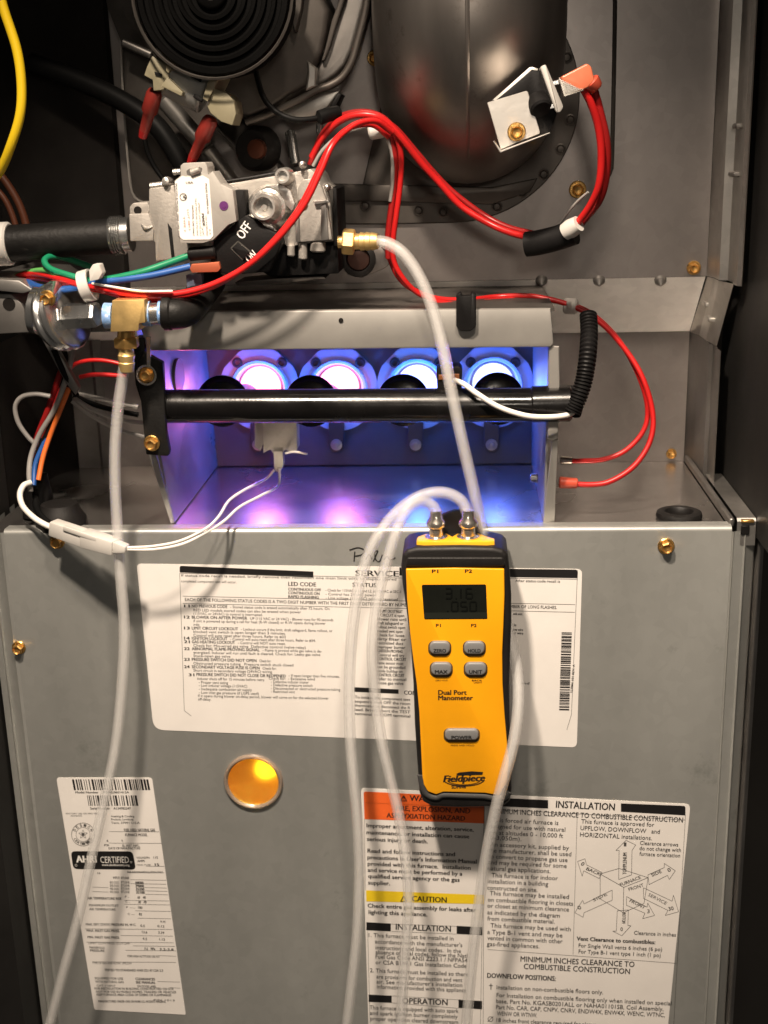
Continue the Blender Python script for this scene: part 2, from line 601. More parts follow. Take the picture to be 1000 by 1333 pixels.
def profile_x(bm, prof, x0, x1, nx=1):
    """bend a strip of sheet metal: prof = [(y, z)], extruded along x"""
    rows = [[bm.verts.new((x0 + (x1 - x0) * i / nx, y, z)) for y, z in prof] for i in range(nx + 1)]
    for a, c in zip(rows, rows[1:]):
        for i in range(len(prof) - 1):
            bm.faces.new((a[i], a[i + 1], c[i + 1], c[i]))
def profile_z(bm, prof, z0, z1, shear=0.0):
    rows = [[bm.verts.new((x + (z * shear), y, z)) for x, y in prof] for z in (z0, z1)]
    a, c = rows
    for i in range(len(prof) - 1):
        bm.faces.new((a[i], a[i + 1], c[i + 1], c[i]))

# front panel: flat face, rolled top lip, folded sides
b = NB()
lip = [(0.011, -0.0012), (0.010, 0.0012), (0.004, 0.0014)]
for i in range(7):
    a = math.radians(90 * i / 6)
    lip.append((0.003 - 0.003 * math.sin(a), 0.0014 - 0.003 + 0.003 * math.cos(a)))
lip.append((0.0, -0.10))
profile_x(b, lip, XL + 0.002, XR, 1)
HC = P(330, 1017, 0)
HR, HS = 0.0159, 0.03
def pq(x0, x1, z0, z1):
    sheet(b, [V((x0, 0, z0)), V((x1, 0, z0)), V((x1, 0, z1)), V((x0, 0, z1))])
pq(XL + 0.002, XR, HC.z + HS, -0.10)
pq(XL + 0.002, XR, -0.37, HC.z - HS)
pq(XL + 0.002, HC.x - HS, HC.z - HS, HC.z + HS)
pq(HC.x + HS, XR, HC.z - HS, HC.z + HS)
for i in range(64):
    q = []
    for a in (2 * math.pi * i / 64, 2 * math.pi * (i + 1) / 64):
        k = HS / max(abs(math.cos(a)), abs(math.sin(a)))
        q.append((V((HC.x + HR * math.cos(a), 0, HC.z + HR * math.sin(a))), V((HC.x + k * math.cos(a), 0, HC.z + k * math.sin(a)))))
    sheet(b, [q[0][0], q[0][1], q[1][1], q[1][0]])
bmesh.ops.remove_doubles(b, verts=b.verts, dist=1e-5)
obj('front_panel', b, 'panel', fc, fixn=True)
# right fold: two stepped strips, then a dark return and an outer jamb
b = NB()
profile_z(b, [(XR, 0.0002), (XR + 0.0008, -0.001), (XR + 0.0016, 0.0), (XR + 0.0068, 0.0008), (XR + 0.0076, -0.0004), (XR + 0.0086, 0.0014), (XR + 0.0130, 0.0038), (XR + 0.0142, 0.006), (XR + 0.0144, 0.05)], -0.37, -0.0016)
obj('side_flange', b, 'panel', fc)
b = NB()
profile_z(b, [(XR + 0.0152, 0.06), (XR + 0.0155, 0.005), (XR + 0.0165, 0.003), (XR + 0.0172, 0.0034), (XR + 0.0178, 0.010), (XR + 0.0210, 0.012), (XR + 0.0212, 0.06)], -0.37, -0.003)
obj('outer_jamb', b, 'galvd', fc)
b = NB()
profile_z(b, [(XL + 0.002, 0.0), (XL + 0.0005, -0.0008), (XL - 0.001, 0.0006), (XL - 0.006, 0.0016), (XL - 0.0065, 0.0005), (XL - 0.008, 0.003), (XL - 0.012, 0.0035), (XL - 0.013, 0.06)], -0.37, 0.0)
obj('side_flange', b, 'panel', fc)
b = NB()
profile_z(b, [(XL - 0.0125, 0.05), (XL - 0.014, -0.02), (XL - 0.03, -0.03), (XL - 0.06, -0.03)], -0.40, 0.16)
obj('outer_jamb', b, 'darkside', fc)
# burner deck
b = NB()
box(b, (-0.232, 0.0035, -0.004), (0.1926, YB - 0.0004, -0.0006))
obj('burner_deck', b, 'deck', fc)
# back walls
b = NB()
box(b, (-0.21, YB, -0.003), (0.1932, YB + 0.002, 0.0872))
obj('lower_back_wall', b, 'wallu', fc)
b = NB()
profile_x(b, [(YB + 0.0003, 0.0872), (YB - 0.0008, 0.0885), (YU + 0.001, 0.1262), (YU + 0.0004, 0.1272)], -0.21, 0.1934)
obj('angled_back_wall', b, 'wallb', fc)
b = NB()
XLN = P(152, 150, YU).x
box(b, (XLN, YU, 0.1274), (0.1940, YU + 0.002, 0.46))
obj('upper_back_wall', b, 'wallu', fc)
# pressed seam on the upper wall
b = NB()
tube(b, pp([(801, -40, YU), (800, 60, YU), (797, 200, YU), (795, 222, YU), (789, 234, YU)]), 0.0013, 8, 5)
obj('pressed_seam', b, 'collar', fc)
# dark panels closing the left side
b = NB()
profile_z(b, [(-0.30, 0.02), (-0.245, 0.1), (-0.240, 0.1055), (XLN - 0.002, 0.1065), (XLN, 0.109)], 0.10, 0.46)
obj('dark_panel', b, 'dark', fc)
b = NB()
profile_z(b, [(-0.29, -0.02), (-0.2365, -0.015), (-0.2355, 0.12), (-0.222, 0.1515)], -0.002, 0.10)
obj('dark_panel', b, 'dark', fc)
b = NB()
profile_z(b, [(-0.2228, 0.152), (-0.2215, 0.1505), (-0.2065, 0.1508), (-0.2055, 0.1535), (-0.2, 0.1538)], -0.0005, 0.088)
obj('corner_flange', b, 'galvd', fc)
# right side: inner side wall, ribs and outer dark wall
b = NB()
profile_z(b, [(XR - 0.0006, YB + 0.001), (XR + 0.0002, YB - 0.002), (XR + 0.0025, 0.142), (XR + 0.003, 0.138), (XR + 0.0032, 0.107), (XR + 0.0052, 0.105), (XR + 0.0054, 0.092), (XR + 0.0044, 0.090), (XR + 0.0046, 0.078)], -0.0005, 0.0865)
obj('corner_flange', b, 'galvd', fc)
b = NB()
profile_z(b, [(XR + 0.0002, YU + 0.001), (XR + 0.0008, YU - 0.002), (XR + 0.0026, 0.1), (XR + 0.0028, 0.085), (XR + 0.0075, 0.0835), (XR + 0.0077, 0.066), (XR + 0.0065, 0.064), (XR + 0.0066, 0.054), (XR + 0.0085, 0.0525), (XR + 0.0087, 0.05)], 0.1275, 0.46)
obj('corner_flange', b, 'galv', fc)
b = NB()   # angled piece between
A = [(XR - 0.0004, YB), (XR + 0.0028, 0.14), (XR + 0.0032, 0.118), (XR + 0.0054, 0.095)]
Bq = [(XR + 0.0004, YU), (XR + 0.0026, 0.1), (XR + 0.0028, 0.085), (XR + 0.0078, 0.068)]
for i in range(3):
    sheet(b, [V((*A[i], 0.0867)), V((*A[i + 1], 0.0867)), V((*Bq[i + 1], 0.1272)), V((*Bq[i], 0.1272))])
obj('angled_flange', b, 'galv', fc)
b = NB()
box(b, (XR + 0.0135, -0.05, -0.005), (XR + 0.0155, 0.12, 0.46))
obj('side_wall', b, 'darkside', fc)
for yy, zz, l in ((0.062, 0.213, 0.010), (0.062, 0.187, 0.014)):
    b = NB()
    box(b, (XR + 0.003, yy, zz), (XR + 0.0085, yy + l, zz + 0.003), 0.0008, 1)
    obj('flange_tab', b, 'galvd', fc)
for yy, zz in ((0.125, 0.108), (0.112, 0.1005)):
    b = NB()
    box(b, (XR + 0.0005, yy - 0.012, zz), (XR + 0.0062, yy, zz + 0.003), 0.0008, 1)
    obj('flange_tab', b, 'galv', fc)

# rail along the right end of the deck
b = NB()
box(b, (0.1930, 0.0045, -0.0005), (0.1962, YB - 0.003, 0.0045), 0.0008, 1)
obj('deck_rail', b, 'galvd', fc)
b = NB()
profile_x(b, [(0.0005, -0.010), (0.0005, 0.004), (0.002, 0.0056), (0.098, 0.0056), (0.1, 0.004)], 0.1966, 0.2069)
obj('jamb_channel', b, 'galv', fc)
b = NB()
box(b, (0.1988, -0.0006, -0.0035), (0.2034, 0.004, 0.0018), 0.0004, 1)
obj('jamb_slot', b, 'blackplastic', fc)
b = NB()
box(b, (0.1985, -0.001, 0.0034), (0.2058, 0.003, 0.0051), 0.0004, 1)
obj('jamb_clip', b, 'brassd', fc)
# cabinet head over the opening
b = NB()
box(b, (-0.33, -0.045, 0.387), (0.23, 0.115, 0.395))
box(b, (-0.33, -0.045, 0.378), (0.23, -0.043, 0.387))
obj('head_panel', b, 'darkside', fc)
# screws
for (px, py, y, r) in ((75, 705, 0, .0044), (867, 711, 0, .0047)):
    screw(fc, P(px, py, y), r)
screw(fc, P(25, 843, 0.0002), .0042)
for (px, py, y, r) in ((903, 349, YU, .0043), (752, 247, YU - 0.0015, .0052), (575, 230, YU - .0062, .0042), (488, 76, YU - .001, .0046), (874, 591, YB, .0036), (622, 591, YB, .0036)):
    screw(fc, P(px, py, y), r)
for px in (705, 780, 860):          # fastener tips through the fold
    b = NB()
    lathe(b, P(px, 363, YU) + V((0, 0.001, -0.0005)), (0, -0.75, -0.65), [(0, .0038), (.002, .0036), (.0035, .002), (.005, .0008)], 12)
    obj('fastener_tip', b, 'galvd', fc)
# grommet
c = PZ(884, 673, 0)
b = NB()
lathe(b, c + V((0, 0, -0.001)), (0, 0, 1), [(0, .0125), (.0022, .0132), (.0042, .0125), (.0050, .0105), (.0046, .0082), (.003, .0072), (.0005, .0070)], 36, cap1=False)
gr = obj('grommet', b, 'rubber', fc)
b = NB()
lathe(b, c + V((0, 0, -0.0002)), (0, 0, 1), [(0, .0071), (.0006, .0071)], 24)
obj('grommet_hole', b, 'dark', gr)
c = PZ(80, 684, 0.0)
b = NB()
lathe(b, c + V((0, 0, -0.0005)), (0, 0, 1), [(0, .0145), (.005, .015), (.010, .012), (.014, .0105)], 24)
obj('grommet', b, 'rubber', fc)
# sight glass
c = P(330, 1017, 0)
b = NB()
lathe(b, c + V((0, 0.0006, 0)), (0, -1, 0), [(0, .0182), (.0020, .0180), (.0028, .0174), (.0029, .0166), (.0019, .0158), (.0016, .0155)], 48, cap1=False)
sg = obj('sight_glass_rim', b, mat('clear_rim', (0.85, 0.66, 0.52), 0, 0.16, 0.06, 60, trans=0.75), fc)
b = NB()
lathe(b, c + V((0, .0004, 0)), (0, 1, 0), [(0, .0158), (.004, .0155), (.009, .0142), (.0125, .0105), (.0135, .004), (.0136, 0)], 40, cap0=False, cap1=False)
obj('sight_glass_cup', b, mat('amber_cup', (0.72, 0.46, 0.07), 0.0, 0.4, 0.3, 140, 0.3, 300), sg)
b = NB()
lathe(b, c + V((.0055, .0075, .0015)), (0, 1, 0), [(-.0030, .0004), (-.0022, .0048), (0, .0068), (.0022, .0048), (.0030, .0004)], 24)
obj('amber_light', b, emis('amber_glow', (1.0, 0.60, 0.03), 6.5), sg)
b = NB()
prof = [(0, .0156), (.0012, .0155), (.0017, .0130), (.0021, .009), (.0023, .0045), (.0024, .0002)]
lathe(b, c + V((0, 0.0002, 0)), (0, -1, 0), prof, 48)
gm = mat('amber_lens', (1.0, 0.92, 0.50), 0, 0.42, 0.10, 110, trans=1.0, bump=0.35, bscale=180, ior=1.3, rvar=0.1)
obj('sight_glass_lens', b, gm, sg)
# felt pen note
b = NB()
YP = -0.0003
for pts in ([(462, 718), (461, 731)], [(455, 716), (466, 713), (474, 716), (471, 722), (462, 724)], [(476, 728), (481, 722), (484, 728)],
            [(486, 731), (490, 722), (492, 717), (488, 719), (489, 728), (494, 731), (498, 722)], [(500, 729), (504, 724), (508, 729), (515, 726)]):
    pts = spline([V((*p, 0)) for p in pts], 5)
    for i in range(len(pts) - 1):
        seg_line(b, pts[i][:2], pts[i + 1][:2], 1.6, YP)
obj('pen_note', b, 'ink', fc, flat=True)

# ------------------------------------------------------------------ flue elbow and collar
YF = YU - 0.075
fl = empty('flue_elbow', 'wide brown-grey steel flue elbow entering the upper back wall', 'flue pipe', P(605, 120, YU))
b = NB()
pr = circ(588, 123, 167, 40, -95, 92)
cap = [(x, y) for x, y in pr] + [(500, 292), (440, 292), (436, 262), (470, 250), (500, 120), (520, -45)]
prism(b, cap, YU - 0.003, 0.0026, 0.0006, 1)
co = obj('flue_collar', b, 'collar', fl)
b = NB()
prism(b, [(405, 238), (640, 244), (700, 232), (690, 250), (640, 266), (500, 262), (405, 262)], YU - 0.006, 0.0028, 0.0008)
obj('collar_fold', b, 'collar', co)
rv = None
for k in range(11):
    px, py = ((742.6, 156), (730, 194), (708, 227), (679.6, 250), (647, 269), (577, 276), (545, 274), (512, 271), (476, 268), (745, 112), (738, 75))[k]
    c = P(px, py, YU - 0.003)
    if rv is None:
        b = NB()
        lathe(b, c, (0, -1, 0), [(0, .0034), (.0005, .0034), (.0007, .0026), (.0004, .0022), (.001, .0017), (.0012, 0.0)], 16, cap1=False)
        rv = obj('rivet', b, 'collar', co)
        rc = c
    else:
        dup(rv, co, c - rc)
b = NB()
R0 = 0.0515
c0 = P(611, 60, YF) + V((0, 0, 0.007))
path = [c0 + V((-0.002, 0, 0.2)), c0 + V((-0.001, 0, 0.1)), c0 + V((0, 0, 0.03))]
cb = c0 + V((0, 0.06, 0.0))
for i in range(9):
    a = math.radians(90 * i / 8)
    path.append(cb + V((0, -0.06 * math.cos(a), 0.012 - 0.04 * math.sin(a))))
path.append(cb + V((0, 0.02, -0.028)))
tube(b, path, R0, 40, 3)
obj('pipe_bend', b, 'flue', fl, sharp=60)
b = NB()
sp_ = [c0 + V((-.001, -R0 + .0004, z)) for z in (.2, .1, .04, .02)]
for i in range(8):
    a = math.radians(8 * i)
    sp_.append(cb + V((-.001, -(.06 + R0 - .0004) * math.cos(a), .012 - (.04 + R0 - .0004) * math.sin(a))))
tube(b, sp_, .0013, 8, 3)
obj('pipe_seam', b, 'flue', fl)

# ------------------------------------------------------------------ limit switch bracket on the flue
YS = -0.032
ls = empty('limit_switch', 'silver bracket with brass screw and black limit switch in front of the flue elbow', 'limit switch', P(670, 195, YS))
def zl(p): return (620 + p[0] / 4.761, 60 + p[1] / 4.761)
b = NB()
prism(b, rquad([zl(p) for p in ((68, 350), (318, 275), (398, 540), (152, 640))], [1, 3, 3, 1]), YS, 0.0015, 0.0004, 1)
obj('mounting_plate', b, 'bracket', ls)
b = NB()
prism(b, [zl(p) for p in ((150, 662), (106, 592), (112, 588), (158, 645), (455, 535), (458, 542))], YS - 0.004, 0.011, 0.0003, 1)
obj('lower_fold', b, 'bracket', ls)
b = NB()
poly_prism(b, [P(*zl((100, 335)), YS + .004), P(*zl((330, 132)), YS + .006), P(*zl((350, 128)), YS + .006), P(*zl((385, 140)), YS + .008), P(*zl((382, 156)), YS + .008), P(*zl((345, 150)), YS + .006), P(*zl((122, 345)), YS + .004)], V((0, 0.02, 0.0)), 0.0003, 1)
obj('upper_fold', b, 'bracket', ls)
b = NB()
prism(b, [zl(p) for p in ((110, 345), (345, 150), (395, 150), (470, 330), (500, 420), (455, 535), (400, 545), (318, 276), (85, 350))], YS + 0.004, 0.02, 0.0005)
obj('switch_recess', b, 'blackplastic', ls)
b = NB()
poly_prism(b, [P(*zl(p), YS - .003) for p in rquad([(395, 130), (430, 112), (540, 375), (520, 410), (495, 408)], 14)], V((0, 0.012, 0)), 0.0008, 2)
obj('switch_face_plate', b, 'bracket', ls)
b = NB()
cyl(b, P(*zl((372, 320)), YS + 0.004), P(*zl((405, 395)), YS - 0.002), 0.005, 0.0055, 20, 0.001)
obj('switch_body', b, 'blackplastic', ls)
for q in ((490, 225), (468, 370)):
    b = NB()
    prism(b, [zl(p) for p in ((q[0] - 18, q[1] - 8), (q[0] + 38, q[1] - 22), (q[0] + 44, q[1] + 5), (q[0] - 10, q[1] + 22))], YS - .001, 0.004, 0.0003, 1)
    obj('spade_terminal', b, 'chrome', ls)
screw(ls, P(*zl((250, 533)), YS - 0.0003), .0045)

# orange push-on terminal and its wires
ot = empty('push_on_terminal', 'translucent orange-red terminal boot plugged on the limit switch', 'terminal', P(755, 118, YS))
b = NB()
prism(b, rquad([zl(p) for p in ((525, 190), (690, 105), (715, 130), (735, 215), (690, 262), (560, 300))], 3), YS - 0.006, 0.011, 0.0014, 3)
obj('terminal_boot', b, mat('orange_boot', (0.78, 0.2, 0.1), 0, 0.28, 0.12, 120, trans=0.25), ot)
b = NB()
cyl(b, P(*zl((705, 215)), YS - .002), P(*zl((750, 265)), YS - .001), 0.0045, 0.0036, 16, 0.0008)
obj('terminal_neck', b, 'redclear', ot)
b = NB()
prism(b, [zl(p) for p in ((520, 192), (548, 300), (665, 262), (668, 276), (545, 315), (508, 195))], YS - 0.0065, 0.003, 0.0003, 1)
obj('terminal_lug', b, 'nickel', ot)

# ------------------------------------------------------------------ inducer at upper left
im = empty('inducer_motor', 'black ribbed round inducer motor at the top left', 'motor', P(277, -8, 0.0))
ctr = P(277, -8, -0.015)
b = NB()
prof = [(-0.022, .0385), (0, .0385), (.0018, .0375)]
t = 0.0018
for i in range(6):
    r = .035 - i * .0048
    prof += [(t + .0003, r), (t - .0014, r - .0006), (t - .0014, r - .0026), (t + .0006, r - .0032)]
    t += .0006
prof += [(t + .001, .0065)]
lathe(b, ctr, (0, -1, 0.02), prof, 56)
obj('ribbed_cover', b, 'motor', im)
b = NB()
lathe(b, ctr, (0, -1, 0.02), [(.0012, .0402), (.0024, .0405), (.003, .0395), (.002, .0390)], 56, cap0=False, cap1=False)
obj('rim_ring', b, 'dirty', im)
b = NB()
lathe(b, ctr + V((0, -0.003, 0)), (0, -1, 0.02), [(0, .0055), (.003, .005), (.0036, .003), (.002, .0025), (.002, 0)], 24, cap1=False)
obj('shaft_cap', b, 'dirty', im)

ih = empty('inducer_housing', 'dull steel inducer blower housing behind the ribbed motor', 'blower housing', P(380, 130, 0.08))
def z5(p): return (300 + p[0] / 5.0, p[1] / 5.0)
b = NB()
prism(b, [z5(p) for p in ((-140, -120), (560, -120), (640, 60), (625, 200), (600, 330), (555, 430), (500, 560), (380, 620), (290, 690), (120, 770), (-20, 700), (-140, 300))], 0.045, 0.062, 0.003, 3)
obj('housing_body', b, 'dirty', ih)
b = NB()
prism(b, [z5(p) for p in ((900, -120), (880, 0), (850, 110), (822, 220), (790, 330), (745, 425), (690, 485), (620, 535), (560, 556), (556, 520), (562, 440), (600, 380), (640, 300), (668, 200), (700, 120), (745, 10), (770, -120))], 0.05, 0.05, 0.0022, 3)
obj('volute_band', b, 'galvd', ih)
b = NB()
prism(b, [z5(p) for p in ((730, -120), (705, 10), (660, 130), (632, 250), (608, 345), (592, 395), (612, 395), (650, 300), (678, 200), (712, 90), (745, -10), (760, -120))], 0.046, 0.02, 0.0012, 2)
obj('volute_lip', b, 'dirty', ih)
b = NB()
prism(b, [z5(p) for p in ((480, -120), (460, 60), (425, 200), (418, 205), (390, 90), (350, -20), (350, -120))], 0.036, 0.012, 0.001, 1)
obj('motor_strap', b, 'dirty', ih)
b = NB()
prism(b, [z5(p) for p in ((500, 395), (560, 440), (556, 560), (490, 590), (505, 480))], 0.042, 0.01, 0.0008, 1)
obj('strap_foot', b, 'galv', ih)
b = NB()
tube(b, pp([(z5(p)[0], z5(p)[1], 0.045) for p in ((100, 795), (220, 755), (330, 705), (440, 655), (560, 588), (650, 555), (730, 500), (790, 400), (830, 260), (880, 60), (900, -120))]), 0.0022, 10, 5)
obj('housing_rim', b, 'collar', ih)
b = NB()
prism(b, [z5(p) for p in ((640, 700), (700, 600), (725, 615), (690, 690), (660, 735))], 0.044, 0.02, 0.0015)
obj('rim_clip', b, 'blackplastic', ih)
b = NB()
prism(b, [z5(p) for p in ((320, 720), (560, 600), (720, 590), (600, 740), (420, 800))], 0.062, 0.02, 0.0015)
obj('outlet_neck', b, 'galv', ih)

b = NB()
tube(b, pp([(z5(p)[0], z5(p)[1], y) for p, y in (((160, 360), .02), ((170, 480), .012), ((220, 640), .008), ((310, 735), .006), ((430, 780), .006), ((560, 770), .01), ((640, 745), .014), ((700, 735), .018))]), lambda t: 0.0016 + 0.0022 * (t > 0.72), 10, 6)
obj('motor_lead', b, 'blackw', None, 'black lead looping under the ribbed inducer motor to a sleeve', 'wire')

# support plate and tube at upper left
sp = empty('support_plate', 'grey steel mounting plate behind the gas valve at upper left', 'plate', P(240, 260, 0.095))
b = NB()
prism(b, [(156, 48), (165, 46), (205, 84), (300, 140), (380, 230), (330, 250), (190, 268), (172, 250), (162, 150)], 0.094, 0.010, 0.0012)
obj('plate', b, 'dirty', sp)
b = NB()
tube(b, pp([(157, 48, .092), (160, 120, .092), (165, 190, .092), (172, 250, .092), (190, 266, .092)]), 0.0007, 6, 4)
obj('plate_edge', b, 'bracket', sp)
b = NB()
prism(b, rquad([(135, -20), (175, -15), (195, 60), (210, 85), (160, 60), (140, 10)], 2), 0.085, 0.004, 0.001)
obj('upper_tab', b, 'dirty', sp)
b = NB()
prism(b, [(282, 160), (300, 190), (312, 192), (345, 170), (370, 240), (260, 250), (255, 215)], 0.078, 0.004, 0.001)
obj('side_tab', b, 'wallu', sp)
b = NB()
cyl(b, P(160, 55, .08), P(198, 72, .078), .0026, .0024, 14, .0005)
obj('plate_pin', b, 'galvd', sp)
b = NB()
cyl(b, P(212, 128, .07), P(268, 192, .072), .0052, .0052, 20, .0012)
cyl(b, P(268, 192, .072), P(305, 240, .078), .0045, .0045, 20, .0012)
obj('steel_stub', b, 'galv', sp)
b = NB()
tube(b, pp([(40, 82, .09), (100, 104, .082), (160, 132, .074), (205, 165, .068), (238, 215, .066), (255, 250, .066)]), .0058, 12, 6)
obj('pressure_tube', b, 'blackw', None, 'thick black rubber tube running diagonally behind the gas valve', 'tube')
wire('sensor_lead', 'thin dark lead hanging from the left red terminal', 'blackw', [(188, 165, .056), (190, 190, .058), (200, 215, .06), (216, 238, .06)], 3)

# pressure switch / connector
cs = empty('pressure_switch', 'cream and clear plastic pressure switch body below the ribbed motor', 'switch', P(255, 160, 0.02))
def z4(p): return (130 + p[0] / 5.0, p[1] / 5.0)
def blk(name, pts, y, d, m, bev=0.0012):
    b = NB()
    prism(b, rquad([z4(p) for p in pts], .8, 3), y - .024, d, bev, 2)
    return obj(name, b, m, cs)
blk('end_cap', ((340, 365), (440, 420), (455, 490), (430, 580), (350, 590), (345, 520), (290, 490), (305, 440)), .018, .02, 'cream')
b = NB()
cyl(b, P(*z4((465, 480)), .006), P(*z4((700, 600)), .006), .0118, .0118, 28, .0008)
obj('clear_barrel', b, 'clearp', cs)
blk('flange', ((455, 300), (500, 325), (490, 400), (445, 475), (430, 460)), .014, .03, 'cream')
blk('flange', ((720, 480), (760, 445), (800, 455), (740, 580), (700, 660), (670, 640)), .014, .03, 'cream')
blk('end_block', ((745, 575), (830, 610), (872, 655), (886, 740), (862, 815), (790, 790), (722, 735), (700, 690)), .016, .022, 'cream')
blk('rib', ((440, 500), (540, 600), (530, 625), (400, 560)), .013, .02, 'cream')
blk('cap_slot', ((355, 465), (405, 480), (405, 500), (360, 490)), .0172, .002, 'blackplastic', .0002)
blk('barrel_mark', ((595, 480), (660, 510), (655, 535), (590, 500)), .0175, .002, 'blackplastic', .0002)
blk('barrel_mark', ((615, 610), (670, 645), (660, 668), (605, 632)), .0175, .002, 'blackplastic', .0002)
for (a, c, lab) in (((360, 590), (290, 850), 'red push-on terminal under the left end of the cream pressure switch'), ((725, 770), (610, 1020), 'red push-on terminal between cream pressure switch and top of gas valve')):
    t = empty('push_on_terminal', lab, 'terminal', P(*z4(c), .03), 'red terminals of the pressure switch')
    A, Bp = P(*z4(a), .004), P(*z4(c), .012)
    b = NB()
    lathe(b, A, Bp - A, [(0, .0034), (.002, .0042), ((Bp - A).length * .5, .0044), ((Bp - A).length * .58, .0031), ((Bp - A).length, .0027)], 16)
    obj('boot', b, 'redc2', t)
    b = NB()
    cyl(b, Bp, Bp + (Bp - A).normalized() * .004, .0028, .0022, 12)
    obj('crimp', b, 'redd', t)
b = NB()
tube(b, pp([(203, 44, .02), (206, 62, .016), (217, 80, .016)]), .0011, 8, 5)
obj('steel_clip', b, 'galv', None, 'bent bright wire clip above the cream pressure switch', 'clip')
for i, dy in enumerate((0, 4)):
    b = NB()
    tube(b, pp([(283, 166 + dy, .07), (300, 183 + dy, .07), (310, 191 + dy, .07), (330, 186 + dy, .07)]), .0007, 6, 5)
    obj('rod', b, 'galvd', None, ('upper' if i == 0 else 'lower') + ' of two thin bent rods below the cream switch', 'rod', 'two thin bent rods')
kn = empty('rubber_mount', 'black rubber bushing with copper coloured screw above the gas valve', 'bushing', P(342, 200, .05))
b = NB()
lathe(b, P(345, 193, .062), (-0.35, -1, 0), [(0, .0105), (.004, .0125), (.012, .0125), (.016, .010), (.0165, .006)], 28)
obj('bushing', b, 'rubber', kn)
b = NB()
lathe(b, P(336, 194, .043), (-0.35, -1, 0), [(0, .0055), (.003, .0052), (.0036, .003)], 16)
obj('screw_head', b, mat('dark_copper', (.1, .03, .015), .3, .4, .2), kn)
b = NB()
cyl(b, P(378, 172, .06), P(385, 215, .05), .0032, .0028, 14, .0005)
cyl(b, P(416, 160, .06), P(420, 200, .06), .0022, .002, 14, .0005)
obj('mounting_pin', b, 'chrome', kn)

# ------------------------------------------------------------------ gas valve
gv = empty('gas_valve', 'cast aluminium gas valve with white rating label and black OFF and ON switch', 'gas valve', P(310, 350, 0.03))
def z1(p): return (140 + p[0] / 5.556, 190 + p[1] / 5.556)
def z2(p): return (280 + p[0] / 5.0, 200 + p[1] / 5.0)
def gvp(name, pts, f, y, d, m, bev=0.001, rr=1.5, par=None, seg=2):
    b = NB()
    q = [f(p) for p in pts]
    prism(b, rquad(q, rr, 3) if rr else q, y, d, bev, seg)
    return obj(name, b, m, par or gv)
YV = -0.012
gvp('valve_body', ((300, 310), (400, 296), (480, 282), (530, 560), (600, 690), (600, 800), (350, 832), (345, 690), (300, 682)), z1, YV + .004, .05, 'cast', .0014)
gvp('body_groove', ((434, 555), (465, 600), (485, 800), (462, 806)), z1, YV + .0036, .002, 'blackiron', .0002, 0)
gvp('inlet_boss', ((155, 492), (300, 488), (335, 600), (330, 686), (165, 690)), z1, YV + .003, .035, 'cast', .0016)
hb = gvp('mounting_ear', ((160, 440), (185, 412), (290, 408), (305, 440), (300, 480), (280, 500), (160, 498)), z1, YV + .006, .022, 'cast', .001)
b = NB()
lathe(b, P(*z1((220, 465)), YV + .0062), (0, -1, 0), [(0, .0021), (.0004, .0021)], 16)
obj('ear_hole', b, 'dark', hb)
b = NB()
tube(b, pp([(*z1((250, 570)), YV + .003), (*z1((275, 595)), YV + .002), (*z1((325, 580)), YV + .003)]), .0007, 6, 4)
obj('cast_seam', b, 'castb', gv)
gvp('valve_body', ((60, 200), (200, 175), (420, 140), (520, 120), (620, 100), (665, 135), (690, 200), (735, 235), (750, 320), (768, 570), (600, 585), (480, 605), (400, 560), (200, 560), (100, 400)), z2, YV + .006, .05, 'cast', .002)
b = NB()
tube(b, pp([(*z2((40, 185)), YV + .006), (*z2((220, 158)), YV + .006), (*z2((420, 122)), YV + .006)]), .0008, 8, 4)
obj('top_gasket', b, 'blackiron', gv)
b = NB()
tube(b, pp([(*z1((310, 292)), YV + .006), (*z1((400, 280)), YV + .006)]), .0018, 8, 4)
tube(b, pp([(*z1((475, 190)), YV + .006), (*z1((530, 185)), YV + .006)]), .0016, 8, 4)
tube(b, pp([(*z1((725, 165)), YV + .006), (*z1((756, 162)), YV + .006)]), .0016, 8, 4)
obj('body_pin', b, 'castb', gv)
b = NB()
lathe(b, P(*z1((448, 262)), YV + .01), (0, -1, 0.1), [(0, .0026), (.006, .0026), (.009, .0018), (.0095, 0)], 14)
obj('post', b, 'castb', gv)
# right hand raised casting, pocket and ribs
gvp('raised_casting', ((540, 225), (570, 170), (640, 160), (690, 205), (725, 300), (762, 560), (560, 575), (525, 560), (545, 380)), z2, YV + .002, .01, 'cast', .0018)
gvp('cast_rib', ((640, 310), (735, 300), (745, 318), (650, 330)), z2, YV - .0005, .004, 'castb', .0008, 0.5)
gvp('cast_rib', ((690, 330), (722, 326), (738, 560), (690, 566)), z2, YV + .0005, .004, 'galvd', .0008, 0.5)
gvp('cast_rib', ((522, 400), (548, 400), (552, 575), (525, 575)), z2, YV + .001, .004, 'galvd', .0008, 0.5)
for k, (cx, cy, r, hgt, nm) in enumerate(((360, 350, 128, .005, 'x'),)):
    c = P(*z2((cx, cy)), YV + .006)
    b = NB()
    s = S(YV) / 5.0
    lathe(b, c, (-0.05, -1, 0.05), [(0, r * s * 1.08), (.004, r * s * 1.02), (.0075, r * s * .86), (.008, r * s * .72), (.0095, 82 * s), (.0175, 80 * s), (.0186, 74 * s), (.0186, 60 * s), (.0165, 56 * s), (.0145, 54 * s), (.0145, 20 * s), (.0155, 16 * s), (.0155, 0)], 40, cap1=False)
    obj('regulator_cap', b, 'castb', gv)
gvp('cap_shoulder', ((290, 240), (340, 208), (430, 200), (490, 240), (520, 330), (500, 375), (460, 330), (430, 260), (370, 235)), z2, YV - .001, .01, 'castb', .0018)
